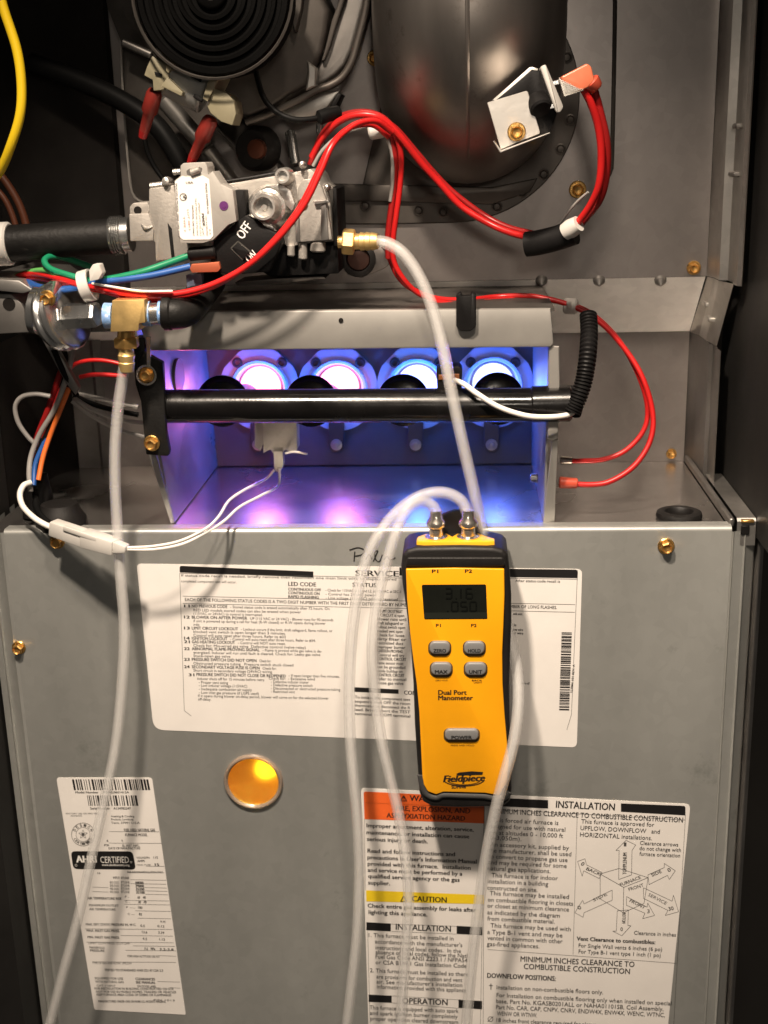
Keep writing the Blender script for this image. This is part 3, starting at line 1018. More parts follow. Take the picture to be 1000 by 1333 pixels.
gvp('cap_shoulder', ((205, 400), (225, 398), (300, 455), (370, 470), (410, 520), (385, 500), (310, 470), (270, 455)), z2, YV - .003, .008, 'castb', .001, 0.8)
c = P(*z2((462, 148)), YV + .006)
b = NB()
s = S(YV) / 5
lathe(b, c, (0, -1, 0.04), [(0, 56 * s), (.008, 50 * s), (.0085, 48 * s), (.013, 47 * s), (.0138, 43 * s), (.0138, 30 * s), (.0118, 27 * s), (.0118, 0)], 28, cap1=False)
obj('test_port', b, 'castb', gv)
for (p, r) in (((574, 75), 22), ((735, 222), 20)):
    b = NB()
    lathe(b, P(*z2(p), YV + .006), (0, -1, 0.1), [(0, r * s), (.004, r * s), (.006, r * s * .6), (.0065, 0)], 14)
    obj('post', b, 'castb', gv)
b = NB()
lathe(b, P(*z2((570, 330)), YV + .0018), (0, -1, 0), [(0, .0028), (.0004, .0028)], 16)
obj('vent_hole', b, 'brownw', gv)
gvp('side_cover', ((768, 215), (790, 230), (806, 600), (772, 600)), z2, YV + .008, .045, 'blackplastic', .001, 0.5)
# black switch
gvp('switch_column', ((120, 238), (190, 238), (200, 400), (160, 440), (130, 460)), z2, YV - .006, .02, 'blackplastic', .0012)
sw = gvp('switch', ((-10, 565), (60, 515), (130, 455), (200, 400), (255, 430), (320, 480), (410, 520), (430, 590), (380, 700), (350, 770), (120, 790), (0, 770), (-30, 700)), z2, YV - .009, .025, 'blackplastic', .0018)
b = NB()
yy = YV - .0093
text(b, 'OFF', z2((182, 562)), z2((243, 474)), 12.5, yy, 0.02)
text(b, 'ON', z2((222, 712)), z2((276, 668)), 11, yy, 0.02)
obj('switch_lettering', b, 'white', sw, flat=True, kind='print' and None)
b = NB()
for a_, c_ in (((104, 616), (182, 692)), ((150, 570), (236, 642)), ((104, 616), (150, 570))):
    seg_line(b, z2(a_), z2(c_), 1.6, yy)
obj('lever_outline', b, 'nickel', sw, flat=True)
gvp('switch_lever', ((112, 612), (150, 578), (226, 642), (184, 686)), z2, YV - .0105, .002, 'blackplastic', .0006, 0.5, sw)
# lower black base and posts
gvp('valve_base', ((300, 640), (480, 610), (800, 595), (806, 780), (360, 800), (290, 760)), z2, YV + .010, .035, 'blackplastic', .0016)
gvp('base_plate', ((130, 838), (380, 815), (700, 800), (720, 812), (400, 848), (140, 858)), z2, YV + .012, .03, 'collar', .0008, 0.5)
for (x0, y0, x1, y1) in ((545, 575, 600, 690), (622, 572, 718, 640), (470, 590, 520, 670)):
    b = NB()
    cyl(b, P(*z2(((x0 + x1) / 2, y0)), YV + .006), P(*z2(((x0 + x1) / 2, y1)), YV + .006), (x1 - x0) / 2 * s, None, 18, .0008)
    obj('base_post', b, 'cast', gv)
# cover plate with label
cvr = gvp('cover_plate', ((485, 252), (530, 215), (528, 142), (550, 124), (708, 118), (722, 150), (728, 210), (760, 182), (822, 278), (905, 318), (932, 545), (872, 570), (765, 678), (690, 702), (530, 702), (510, 640)), z1, YV - .014, .018, mat('cover_plastic', (0.38, 0.36, 0.33), 0.2, 0.42, 0.05, 60, 0.1, 600), .0009, 1.2)
gvp('valve_label', ((488, 256), (542, 215), (560, 222), (690, 214), (735, 240), (765, 650), (742, 676), (545, 678), (516, 650)), z1, YV - .0143, .0004, 'paper', 0, 1.2, cvr)
gvp('tab_slot', ((575, 205), (570, 180), (590, 165), (660, 150), (686, 160), (680, 185), (600, 212)), z1, YV - .0142, .0006, 'galvd', 0, 1, cvr)
b = NB()
cyl(b, P(*z1((600, 195)), YV - .0146), P(*z1((668, 168)), YV - .0146), .0018, .0018, 12, .0005)
obj('tab_screw', b, 'cast', cvr)
b = NB()
lathe(b, P(*z1((842, 432)), YV - .014), (0, -1, 0), [(0, .0023), (.0003, .0023)], 20)
lathe(b, P(*z1((842, 432)), YV - .0143), (0, -1, 0), [(0, .0011), (.00025, .0011)], 14)
obj('paint_dot', b, 'purple', cvr)
b = NB()
yy = YV - .0146
for (xt, yt, xb, yb, hgt, tx, bo) in ((492, 270, 512, 660, 2.2, 'SILICON & MODEL 36J24 TYPE 0310', .02), (705, 270, 722, 490, 2.6, 'MODEL NUMBER 6.132', .02), (610, 430, 618, 650, 2.2, 'NATURAL GAS ONLY', .02),
                                        (632, 380, 645, 650, 2.2, 'INLET PRESSURE 1/2 PSI MAX', .0), (655, 410, 668, 650, 2.2, 'AMBIENT LIMITS 0 TO 175 F', .0), (680, 490, 690, 580, 3.2, 'MADE', .05), (680, 590, 690, 650, 2.2, '24 VAC', .0),
                                        (706, 505, 716, 650, 2.2, 'USA PATENTED', .0), (735, 600, 738, 640, 2.0, '0.5', .0)):
    text(b, tx, z1((xt, yt)), z1((xb, yb)), hgt, yy, bo)
ring_line(b, *z1((548, 368)), 4.4, .7, yy, 18)
text(b, 'SP', z1((545, 355)), z1((548, 385)), 4.4, yy, .03)
text(b, 'USA', z1((568, 272)), z1((620, 270)), 2.6, yy, .03)
obj('label_print', b, 'inkg', cvr, flat=True)
b = NB()
for (xt, yt, xb, yb, hgt, tx) in ((545, 510, 555, 620, 2.6, 'TYPE 2'), (575, 460, 588, 610, 2.4, 'LOT 0813')):
    text(b, tx, z1((xt, yt)), z1((xb, yb)), hgt, yy, 0)
obj('label_stamp', b, mat('red_brown_ink', (0.35, 0.16, 0.13), 0, .5, .1), cvr, flat=True)
# wire terminals below the switch
b = NB()
cyl(b, P(246, 331, YV - .008), P(282, 328, YV - .009), .0036, .0034, 16, .0008)
obj('push_on_terminal', b, 'blackplastic', None, 'black push-on terminal on the green wire below the valve switch', 'terminal')
b = NB()
prism(b, rquad([(249, 344), (285, 341), (287, 350), (283, 354), (250, 355), (247, 350)], 1), YV - .012, .006, .001)
obj('push_on_terminal', b, 'copper', None, 'copper coloured push-on terminal on the blue wire below the valve switch', 'terminal')
b = NB()
prism(b, rquad([(242, 358), (262, 356), (264, 374), (244, 378)], 1), YV - .006, .006, .001)
obj('push_on_terminal', b, mat('slate_blue_plastic', (0.09, 0.11, 0.16), 0, .4, .1), None, 'slate blue terminal tucked under the valve switch', 'terminal')
# outlet barb at the right
ob = empty('outlet_barb', 'brass hose barb on the right side of the gas valve', 'hose barb', P(450, 318, -.006))
b = NB()
cyl(b, P(440, 315, -.006), P(450, 315, -.006), .0032, None, 16)
lathe(b, P(446, 314, -.006), P(460, 315, -.006) - P(446, 314, -.006), [(0, .0062), (.0008, .0068), (.0058, .0068), (.0065, .0058)], 6, phase=.25)
obj('hex', b, 'brass', ob, sharp=20)
b = NB()
a_ = P(459, 314.5, -.006)
d_ = P(492, 314, -.008) - a_
lathe(b, a_, d_, [(0, .0042), (.004, .0042), (.0045, .0049), (.007, .0044), (.0075, .0049), (.010, .0044), (.0105, .0047), (d_.length, .004)], 20)
obj('barb', b, 'brass', ob)
# hole and nut in the wall behind it
b = NB()
lathe(b, P(467, 337, .03), (0, -1, 0), [(0, .0095), (.003, .0098), (.004, .008), (.0042, .0068), (.002, .0066)], 28, cap1=False)
g2 = obj('bushing', b, 'rubber', None, 'dark rubber bushing with reddish centre under the brass hose barb', 'bushing')
b = NB()
lathe(b, P(467, 337, .029), (0, -1, 0), [(0, .0066), (.001, .006), (.0016, .003)], 20)
obj('bushing_core', b, mat('dark_brown', (.03, .011, .007), 0, .45, .2), g2)
b = NB()
prism(b, rquad([(448, 335), (490, 318), (507, 330), (512, 340), (500, 350), (470, 362), (452, 358)], 3), .034, .006, .001)
obj('bracket_plate', b, 'wallu', None, 'small pale steel plate behind the brass hose barb', 'plate')

# ------------------------------------------------------------------ supply pipe at left
gp = empty('gas_pipe', 'black iron gas pipe with a white band entering the valve from the left', 'pipe', P(60, 330, YV + .02))
b = NB()
cyl(b, P(12, 317, YV + .015), P(158, 307, YV + .018), .0098, .0094, 32, .0008)
obj('pipe_body', b, 'blackiron', gp)
b = NB()
cyl(b, P(-40, 320, YV + .015), P(15, 317, YV + .015), .0116, .0116, 32, .001)
obj('white_band', b, 'nylon', gp)
b = NB()
a_ = P(146, 307, YV + .018)
d_ = P(171, 305, YV + .018) - a_
lathe(b, a_, d_, [(0, .0102)] + [q for i in range(5) for q in ((.0008 + i * .0013, .0104), (.0014 + i * .0013, .0094))] + [(d_.length, .0092)], 32)
obj('pipe_thread', b, 'chrome', gp)

# ------------------------------------------------------------------ union, tee and fittings
YT = -0.028
tu = empty('pipe_union', 'zinc plated pipe union with wide rings left of the brass tee', 'pipe union', P(80, 460, YT))
b = NB()
a_, e_ = P(40, 403, YT + .012), P(76, 408, YT + .012)
lathe(b, a_, e_ - a_, [(0, .010), (.0012, .0122), (.005, .0126), (.0065, .0115), (.011, .0118), (.0125, .013), (.016, .013)], 32)
obj('union_body', b, 'chrome', tu)
b = NB()
a_ = P(70, 415, YT + .012)
ax = V((0.9, -0.34, 0.28))
lathe(b, a_, ax, [(0, .016), (.001, .0178), (.003, .0184), (.0044, .0178), (.0052, .0165), (.0062, .0180), (.0082, .0190), (.0098, .0182), (.0106, .0165)], 44)
obj('union_ring', b, 'chrome', tu)
b = NB()
lathe(b, P(86, 412, YT + .006), P(138, 409, YT) - P(86, 412, YT + .006), [(0, .0064), (.001, .0070), (.018, .0070), (.0195, .0062)], 6, phase=.1)
obj('hex_coupling', b, 'chrome', tu, sharp=20)
screw(tu, P(62, 389, YT - .001), .0044)
bt = empty('brass_tee', 'square brass tee with lower hose barb on the gas line', 'tee fitting', P(166, 475, YT))
b = NB()
prism(b, rquad([(146, 391), (188, 390), (189, 420), (181, 421), (180, 431), (144, 432)], 1), YT - .010, .02, .0012, 2)
obj('tee_block', b, 'brass', bt)
b = NB()
cyl(b, P(137, 411, YT), P(148, 411, YT), .0068, .0066, 20)
obj('sealant_band', b, 'tape', bt)
b = NB()
cyl(b, P(187, 408, YT), P(197, 408, YT), .0066, .0068, 20)
obj('sealant_band', b, 'tape', bt)
b = NB()
cyl(b, P(196, 408, YT), P(210, 407, YT), .0058, .0058, 20)
obj('nipple', b, 'chrome', bt)
b = NB()
cyl(b, P(208, 407, YT), P(215, 407, YT), .0066, .0066, 20)
obj('sealant_band', b, 'tape', bt)
b = NB()
a_ = P(165, 430, YT)
e_ = P(164, 447, YT)
cyl(b, a_, e_, .0046, .0048, 16)
lathe(b, P(164.5, 439, YT), V((0, 0, -1)), [(0, .0062), (.0006, .0068), (.0048, .0068), (.0056, .006)], 6, phase=.2)
obj('hex', b, 'brassd', bt, sharp=20)
b = NB()
lathe(b, P(164, 449, YT), V((-.05, 0, -1)), [(0, .0046), (.0015, .0046), (.002, .0040), (.005, .0042), (.0055, .0046), (.009, .0040), (.0095, .0044), (.014, .0037)], 20)
obj('barb', b, 'brass', bt)
b = NB()
tube(b, pp([(214, 407, YT), (228, 408, YT), (243, 404, YT + .005), (258, 388, YT + .014), (275, 365, YT + .03)]), .0082, 24, 6)
lathe(b, P(213, 407, YT), (1, 0, 0), [(0, .0084), (.0005, .0092), (.004, .0092), (.005, .0084)], 24)
obj('pipe_elbow', b, 'blackiron', None, 'black iron elbow right of the brass tee', 'pipe elbow')
# grey brackets at far left
lb = empty('left_bracket', 'bent grey steel bracket cut off at the left edge', 'bracket', P(20, 430, .0))
b = NB()
prism(b, [(-30, 361), (25, 365), (44, 378), (30, 382), (-30, 376)], -.004, .09, .0008)
obj('bracket_arm', b, 'galv', lb)
b = NB()
prism(b, rquad([(-30, 382), (14, 383), (28, 395), (46, 432), (-30, 436)], 2), .0, .10, .0012)  # depth carried far back, shaped to throw shade on the left deck
obj('bracket_plate', b, 'galvd', lb)
b = NB()
lathe(b, P(12, 396, .0), (0, -1, 0), [(0, .0035), (.0003, .0035)], 16)
obj('bracket_hole', b, 'dark', lb)
b = NB()
prism(b, [(48, 430), (62, 432), (103, 505), (98, 514), (86, 500)], .012, .004, .0006)
obj('brace_strip', b, 'galvd', lb)

# ------------------------------------------------------------------ burner box
bb = empty('burner_box', 'open steel burner box with four round ports and a grey top flange', 'burner box', PZ(470, 640, 0))
b = NB()
prism(b, [(176, 406), (400, 404), (717, 402), (719, 420), (721, 447), (717, 452), (400, 455), (192, 457)], -.001, .004, .0012, 2)
obj('top_flange', b, 'box', bb)
b = NB()
za, zb = P(400, 406, .0).z, P(400, 404, .0).z
box(b, (-.136, .0032, .1216), (.0945, .152, .1232))
obj('top_plate', b, 'dirty', bb)
# side walls: leaning front edge
def wall4(name, tf, bf, bk, tk, t, m):
    b = NB()
    poly_prism(b, [tf, bf, bk, tk], V((t, 0, 0)), 0.0003, 1)
    return obj(name, b, m, bb)
lw = wall4('side_wall', V((-.1345, .003, .1215)), V((-.1240, .0157, .0002)), V((-.1243, .152, .0002)), V((-.128, .152, .1215)), -.0012, 'boxin')
rw = wall4('side_wall', V((.0915, .003, .1215)), V((.0905, .0116, .0002)), V((.0905, .152, .0002)), V((.0912, .152, .1215)), .0012, 'boxin')
b = NB()
prism(b, [(715, 450), (728, 451), (729, 500), (727, 571), (719, 574), (713, 571)], .001, .0016, .0005, 1)
obj('front_flange', b, 'box', bb)
b = NB()
poly_prism(b, [P(719, 572, .002), P(727, 572, .002), PZ(722, 681, .0003), PZ(707, 682, .0003)], V((.0, .0016, 0)), .0003, 1)
obj('front_flange', b, 'box', bb)
b = NB()
poly_prism(b, [P(193, 590, .003), P(203, 590, .003), PZ(228, 680, .0003), PZ(222, 682, .0003)], V((.0, .0014, 0)), .0003, 1)
obj('front_flange', b, 'box', bb)
# back plate with four round openings
b = NB()
YBP = .150
pc_ = [P(x, 505, .148) for x in (338, 440, 543, 642)]
hs_, hr_ = .0225, .0168
zc_ = sum(p.z for p in pc_) / 4
def bq(x0, x1, z0, z1):
    sheet(b, [V((x0, YBP, z0)), V((x1, YBP, z0)), V((x1, YBP, z1)), V((x0, YBP, z1))])
bq(-.1285, .0945, .0002, zc_ - hs_)
bq(-.1285, .0945, zc_ + hs_, .1215)
xs_ = [-.1285] + [v for p in pc_ for v in (p.x - hs_, p.x + hs_)] + [.0945]
for i in range(0, 10, 2):
    bq(xs_[i], xs_[i + 1], zc_ - hs_, zc_ + hs_)
for p in pc_:
    for i in range(48):
        q = []
        for a in (2 * math.pi * i / 48 + math.pi / 4, 2 * math.pi * (i + 1) / 48 + math.pi / 4):
            k = hs_ / max(abs(math.cos(a)), abs(math.sin(a)))
            q.append((V((p.x + hr_ * math.cos(a), YBP, p.z + hr_ * math.sin(a))), V((p.x + k * math.cos(a), YBP, zc_ + k * math.sin(a)))))
        sheet(b, [q[0][0], q[0][1], q[1][1], q[1][0]])
bmesh.ops.remove_doubles(b, verts=b.verts, dist=1e-5)
obj('back_plate', b, 'backp', bb, flat=True)
# sight holes in the left wall
for (px, py, ry, rz) in ((232, 492, .013, .012), (253, 486, .005, .011)):
    c = PX_(px, py, -.1292)
    b = NB()
    ring = [c + V((.0012, ry * math.cos(2 * math.pi * i / 24), rz * math.sin(2 * math.pi * i / 24))) for i in range(24)]
    poly_prism(b, ring, V((-.004, 0, 0)))
    obj('wall_hole', b, 'backp' if ry > .01 else 'dark', lw)
b = NB()
lathe(b, P(444, 417, -.0012), (0, -1, 0), [(0, .0013), (.0003, .0013)], 14)
obj('flange_hole', b, 'dark', bb)
# port flanges
YP_ = 0.148
PORTX = (338, 440, 543, 642)
PORTY = (506, 506, 504, 502)
def P2(px, py): return P(px, py, YP_)
for k in range(4):
    c = P2(PORTX[k], PORTY[k])
    s = S(YP_)
    n = 48
    b = NB()
    out = []
    inn = []
    for i in range(n):
        a = 2 * math.pi * i / n
        r = 55 * s
        x, z = math.cos(a) * r * .93, math.sin(a) * r
        z = min(z, 50 * s)
        if z > 30 * s and abs(x) > 20 * s:
            m_ = 72 * s
            if abs(x) + z > m_:
                f_ = m_ / (abs(x) + z)
                x, z = x * f_, z * f_
        out.append(c + V((x, 0, z)))
        inn.append(c + V((math.cos(a) * 38 * s, 0, math.sin(a) * 38 * s)))
    fo = [b.verts.new(p) for p in out]
    fo2 = [b.verts.new(p + V((0, .002, 0))) for p in out]
    fi = [b.verts.new(p) for p in inn]
    # raised lip, then tube going back
    l1 = [b.verts.new(p + (p - c) * -.04 + V((0, -.0018, 0))) for p in inn]
    l2 = [b.verts.new(c + (p - c) * .86 + V((0, -.0012, 0))) for p in inn]
    l3 = [b.verts.new(c + (p - c) * .78 + V((0, .004, 0))) for p in inn]
    l4 = [b.verts.new(c + (p - c) * .78 + V((0, .0065, 0))) for p in inn]
    for R1, R2 in ((fo2, fo), (fo, fi), (fi, l1), (l1, l2), (l2, l3), (l3, l4)):
        for i in range(n):
            b.faces.new((R1[i], R1[(i + 1) % n], R2[(i + 1) % n], R2[i]))
    fo_ = obj('port_flange', b, 'flange', bb)
    for dx in (-29, 29):
        b = NB()
        q = P2(PORTX[k] + dx, 472)
        lathe(b, q + V((0, -.0002, 0)), (0, -1, 0), [(0, .0036), (.0012, .0033), (.0014, .0022), (.0004, .0018)], 16, cap1=False)
        lathe(b, q + V((0, -.0003, 0)), (0, -1, 0), [(0, .0019), (.0002, .0019)], 12)
        obj('flange_rivet', b, 'collar', fo_)
    b = NB()
    tx = PORTX[k] - 2
    prism(b, rquad([(tx - 10, 545), (tx + 10, 545), (tx + 10, 584), (tx + 5, 590), (tx - 5, 590), (tx - 10, 584)], 3), YP_ - .003, .002, .0004, 1)
    tb = obj('flange_tab', b, 'collar', fo_)
    b = NB()
    lathe(b, P(tx, 579, YP_ - .003), (0, -1, 0), [(0, .0040), (.0008, .0038), (.001, .0024), (.0022, .0022), (.0026, .001)], 16)
    obj('tab_rivet', b, 'galv', fo_)
b = NB()
cyl(b, PX_(700, 622, .0905), PX_(700, 622, .0905) + V((-.0045, 0, 0)), .0032, .0028, 12, .0004)
obj('wall_clip', b, 'chrome', rw)

# flames
FC = ((1.0, .14, .36), (1.0, .15, .40), (.36, .12, 1.0), (.08, .15, 1.0))
flab = ('pinkish white gas flame in the leftmost round port beside the pink lit wall', 'pink gas flame in the second port, above the brightest pink deck streak', 'blue gas flame in the third port, left of the hanging vinyl hose', 'blue gas flame in the rightmost port behind the white sensor wire')
for k in range(4):
    c = P2(PORTX[k], PORTY[k])
    fe = empty('gas_flame', flab[k], 'flame', c + V((0, -.03, -.01)), 'flames in the burner box ports')
    b = NB()
    lathe(b, c + V((0, .0012, .0005)), (0, 1, 0), [(0, .001), (.0006, .009), (.0018, .0122), (.003, .0136), (.0045, .0136), (.0052, .011), (.0055, .002)], 28)
    obj('flame_core', b, 'fl_white' if k < 2 else 'fl_white2', fe)
    b = NB()
    lathe(b, c + V((0, -.052, .003)), (0, 1, 0), [(0, .0075), (.012, .0095), (.03, .0115), (.045, .0142), (.056, .0145)], 28, cap0=False, cap1=False)
    obj('flame_veil', b, ('fl_pink', 'fl_pink', 'fl_violet', 'fl_blue')[k], fe)
    lamp('flame_light', 'POINT', c + V((0, -.0105, .001)), None, (.13, .12, .085, .085)[k], ((.01, .12, 1.0), (.01, .12, 1.0), (.004, .17, 1.0), (.025, .12, 1.0))[k], .004)
    lamp('flame_glow', 'POINT', c + V(((-.034, -.078, .008) if k == 0 else (.016, -.010, .004))), None, (.075, .002, .002, .002)[k], FC[k], .006 if k == 0 else .003)  # added tint lamps; the first stands off the flame by the left wall

# burners
bl = ('black burner next to the bracket screws, in front of the leftmost port', 'black burner above and right of the white igniter block', 'black burner just left of the brown flame sensor', 'rightmost black burner behind the white sensor wire')
BX, BY = (290, 405, 525, 648), (522, 522, 521, 519)
for k in range(4):
    be = empty('burner', bl[k], 'burner', P(BX[k], BY[k] + 34, .03), 'black round burners behind the manifold')
    a_ = P(BX[k], BY[k], .028)
    e_ = P2(PORTX[k] - 6, PORTY[k] + 2) + V((0, -.042, .002))
    d_ = e_ - a_
    b = NB()
    lathe(b, a_ - d_.normalized() * .004, d_, [(0, .0055), (0, .0102), (.0008, .0128), (.002, .0148), (.0034, .0150), (.005, .0138), (.007, .011)], 36, cap0=True, cap1=False)
    obj('mixer_disc', b, 'blackpaint', be)
    b = NB()
    l = d_.length
    lathe(b, a_ + d_.normalized() * .002, d_, [(0, .0115), (l * .3, .0072), (l * .55, .0068), (l * .8, .0088), (l, .0102), (l, .0090), (l * .8, .0078)], 32, cap1=False)
    obj('burner_tube', b, 'boxin', be)

# ------------------------------------------------------------------ gas manifold
YM = 0.004
gmf = empty('gas_manifold', 'black horizontal gas manifold tube with black end bracket across the burner box', 'manifold', P(470, 550, YM))
b = NB()
cyl(b, P(212, 529, YM), P(716, 527, YM), .0094, .0094, 40, .0006)
obj('manifold_tube', b, 'blackpaint', gmf)
b = NB()
cyl(b, P(690, 526.5, YM), P(744, 525, YM), .0100, .0100, 36, .0012)
obj('end_cap', b, 'blackpaint', gmf)
b = NB()
prism(b, rquad([(178, 470), (186, 458), (212, 472), (216, 560), (221, 588), (219, 594), (190, 592), (183, 520)], 2), YM - .012, .004, .0008)
mb = obj('end_bracket', b, 'blackiron', gmf)
b = NB()
prism(b, [(172, 440), (188, 440), (190, 470), (184, 525), (176, 500)], YM - .006, .012, .0008)
obj('bracket_return', b, 'blackiron', gmf)
screw(mb, P(191, 488, YM - .0122), .0044)
screw(mb, P(198, 577, YM - .0122), .0045)
for k in range(4):
    b = NB()
    cyl(b, P(BX[k], BY[k] + 2, YM + .004), P(BX[k], BY[k] + 1, .026), .0045, .0042, 14)
    obj('orifice', b, 'brassd', gmf)
gl = empty('ground_lug', 'small ring lug and grey strap on the upper bracket screw', 'lug', P(191, 498, YM - .0135))
b = NB()
lathe(b, P(191, 488, YM - .0135), (0, -1, 0), [(0, .0057), (.0008, .0057), (.0008, .0046), (0, .0046)], 24, cap0=False, cap1=False)
obj('lug_ring', b, 'nickel', gl)
b = NB()
prism(b, [(190, 438), (196, 438), (196, 478), (191, 480)], YM - .014, .0012, .0002, 1)
obj('lug_tail', b, 'nickel', gl)

# igniter
ig = empty('igniter', 'pale ceramic igniter block below the manifold tube with two lead wires', 'igniter', P(365, 612, .06))
b = NB()
prism(b, rquad([(343, 540), (386, 540), (387, 586), (378, 589), (372, 585), (366, 590), (357, 592), (352, 585), (343, 590)], 1.5), .052, .012, .0009)
obj('ceramic_block', b, 'ceramic', ig)
b = NB()
prism(b, rquad([(356, 588), (368, 588), (369, 606), (364, 616), (357, 612)], 1.5), .05, .006, .0009)
obj('lead_boot', b, 'ceramic', ig)
b = NB()
prism(b, [(331, 548), (346, 548), (346, 574), (339, 588), (331, 582)], .06, .003, .0005, 1)
obj('igniter_bracket', b, 'galvd', ig)
b = NB()
tube(b, pp([(372, 590, .05), (384, 588, .046), (400, 591, .042)]), .0007, 6, 4)
obj('lead_strand', b, 'whitew', ig)
for nm, pts in (('lead_wire', [(357, 612, .05), (345, 624, .045), (318, 638, .02), (298, 652, .004), (285, 672, -.014), (268, 688, -.022), (235, 704, -.028), (200, 711, -.030), (165, 713, -.031)]),
                ('lead_wire', [(364, 610, .05), (362, 632, .045), (340, 645, .025), (312, 660, .004), (292, 678, -.012), (270, 692, -.021), (238, 708, -.028), (200, 715, -.030), (162, 715, -.031)])):
    b = NB()
    tube(b, pp(pts), 1.9 * S(0), 8, 7)
    obj(nm, b, 'whitew', ig)
# in-line connector
pc = empty('plug_connector', 'white nylon in-line plug lying over the front edge of the panel', 'connector', P(118, 700, -.025))
def bar(name, a, b_, wa, wb, th, m, par, bev=.001):
    """a bar with rectangular section between two world points, width vertical"""
    d = (b_ - a).normalized()
    up = V((0, 0, 1))
    up = (up - d * up.dot(d)).normalized()
    sd = d.cross(up)
    bm = NB()
    poly_prism(bm, [a + up * wa - sd * 0, b_ + up * wb, b_ - up * wb, a - up * wa], sd * th, 0)
    for v in bm.verts:
        v.co -= sd * th / 2
    bmesh.ops.bevel(bm, geom=list(bm.edges), offset=bev, segments=2, profile=.5, affect='EDGES', clamp_overlap=True)
    return obj(name, bm, m, par)
bar('plug_body', P(69, 686, -.014), P(112, 701, -.022), .0044, .0047, .008, 'nylon', pc)
bar('socket_body', P(110, 700, -.0215), P(152, 712, -.030), .0050, .0042, .009, 'nylon', pc)
bar('locking_tab', P(84, 687, -.021), P(128, 702, -.029), .0014, .0014, .003, 'nylon', pc, .0005)
bar('strain_end', P(150, 711, -.030), P(166, 714, -.0315), .0034, .0018, .006, 'nylon', pc, .0006)

# flame sensor and conduit
fs = empty('flame_sensor', 'small dark brown flame sensor block above the manifold tube', 'flame sensor', P(588, 500, .02))
b = NB()
prism(b, rquad([(568, 481), (574, 477), (598, 477), (602, 482), (601, 512), (596, 520), (570, 516)], 2), .006, .014, .001)
obj('sensor_block', b, 'blackplastic', fs)
b = NB()
for rct in ((571, 488, 584, 495), (588, 487, 598, 494), (588, 500, 594, 505)):
    prism(b, rect(*rct), .005, .002, .0004, 1)
obj('sensor_insert', b, mat('brown_ceramic', (.22, .08, .03), 0, .4, .3, 200), fs)
b = NB()
cyl(b, P(590, 493, .02), P(604, 508, .10), .002, .0018, 12)
obj('sensor_rod', b, 'chrome', fs)
wire('sensor_wire', 'white wire curving from flame sensor over the manifold to corrugated conduit', 'whitew', [(592, 495, .002), (604, 500, -.004), (622, 513, -.009), (650, 530, -.011), (684, 541, -.011), (712, 543, -.009), (735, 541, -.006), (746, 537, -.003)], 3.6)
b = NB()
cp = [(766, 410, .025), (767, 430, .018), (766, 455, .008), (763, 480, .002), (759, 500, -.001), (752, 520, -.003), (744, 536, -.004)]
ctrs = spline(pp(cp), 14)
nn = len(ctrs)
seg = 16
rings = []
L_ = 0
for i in range(nn):
    rings.append((ctrs[i], (ctrs[min(i + 1, nn - 1)] - ctrs[max(i - 1, 0)]).normalized()))
prof_r = []
u = rings[0][1].orthogonal().normalized()
vr = []
for i, (c, T) in enumerate(rings):
    u = (u - T * u.dot(T)).normalized()
    v = T.cross(u)
    r = .0049 if i % 3 == 0 else (.0040 if i % 3 == 1 else .0049)
    vr.append([b.verts.new(c + (u * math.cos(2 * math.pi * k / seg) + v * math.sin(2 * math.pi * k / seg)) * r) for k in range(seg)])
for a_, d_ in zip(vr, vr[1:]):
    for k in range(seg):
        b.faces.new((a_[k], a_[(k + 1) % seg], d_[(k + 1) % seg], d_[k]))
b.faces.new(vr[0][::-1])
b.faces.new(vr[-1])
obj('corrugated_conduit', b, 'blackplastic', None, 'black corrugated conduit hanging at the right end of the manifold', 'conduit', sharp=25)
b = NB()
prism(b, rquad([(716, 509), (757, 506), (760, 530), (756, 544), (718, 546)], 3), YM + .006, .012, .0015)
obj('end_block', b, 'blackplastic', gmf)
# spring clip on box flange
b = NB()
prism(b, rquad([(594, 384), (600, 381), (602, 386), (613, 385), (614, 381), (620, 384), (620, 425), (613, 431), (600, 431), (594, 425)], 2), -.005, .008, .001)
obj('edge_clip', b, 'blackplastic', None, 'black plastic clip on top flange of the burner box', 'clip')

# ------------------------------------------------------------------ wires
wire('yellow_wire', 'thick yellow wire curving down the top left edge', 'yelloww', [(-4, -20, -.02), (6, 15, -.02), (22, 65, -.02), (28, 110, -.02), (26, 150, -.02), (14, 190, -.018), (0, 222, -.012), (-20, 245, -.005)], 6)
wire('brown_wire', 'brown wire crossing behind the gas pipe at far left', 'brownw', [(-10, 215, .05), (10, 240, .05), (26, 268, .05), (36, 300, .05), (40, 330, .05)], 5)
wire('orange_wire', 'brown-orange wire below the yellow wire at far left', 'brownw', [(-10, 240, .04), (8, 262, .04), (20, 292, .04), (24, 320, .04)], 4)
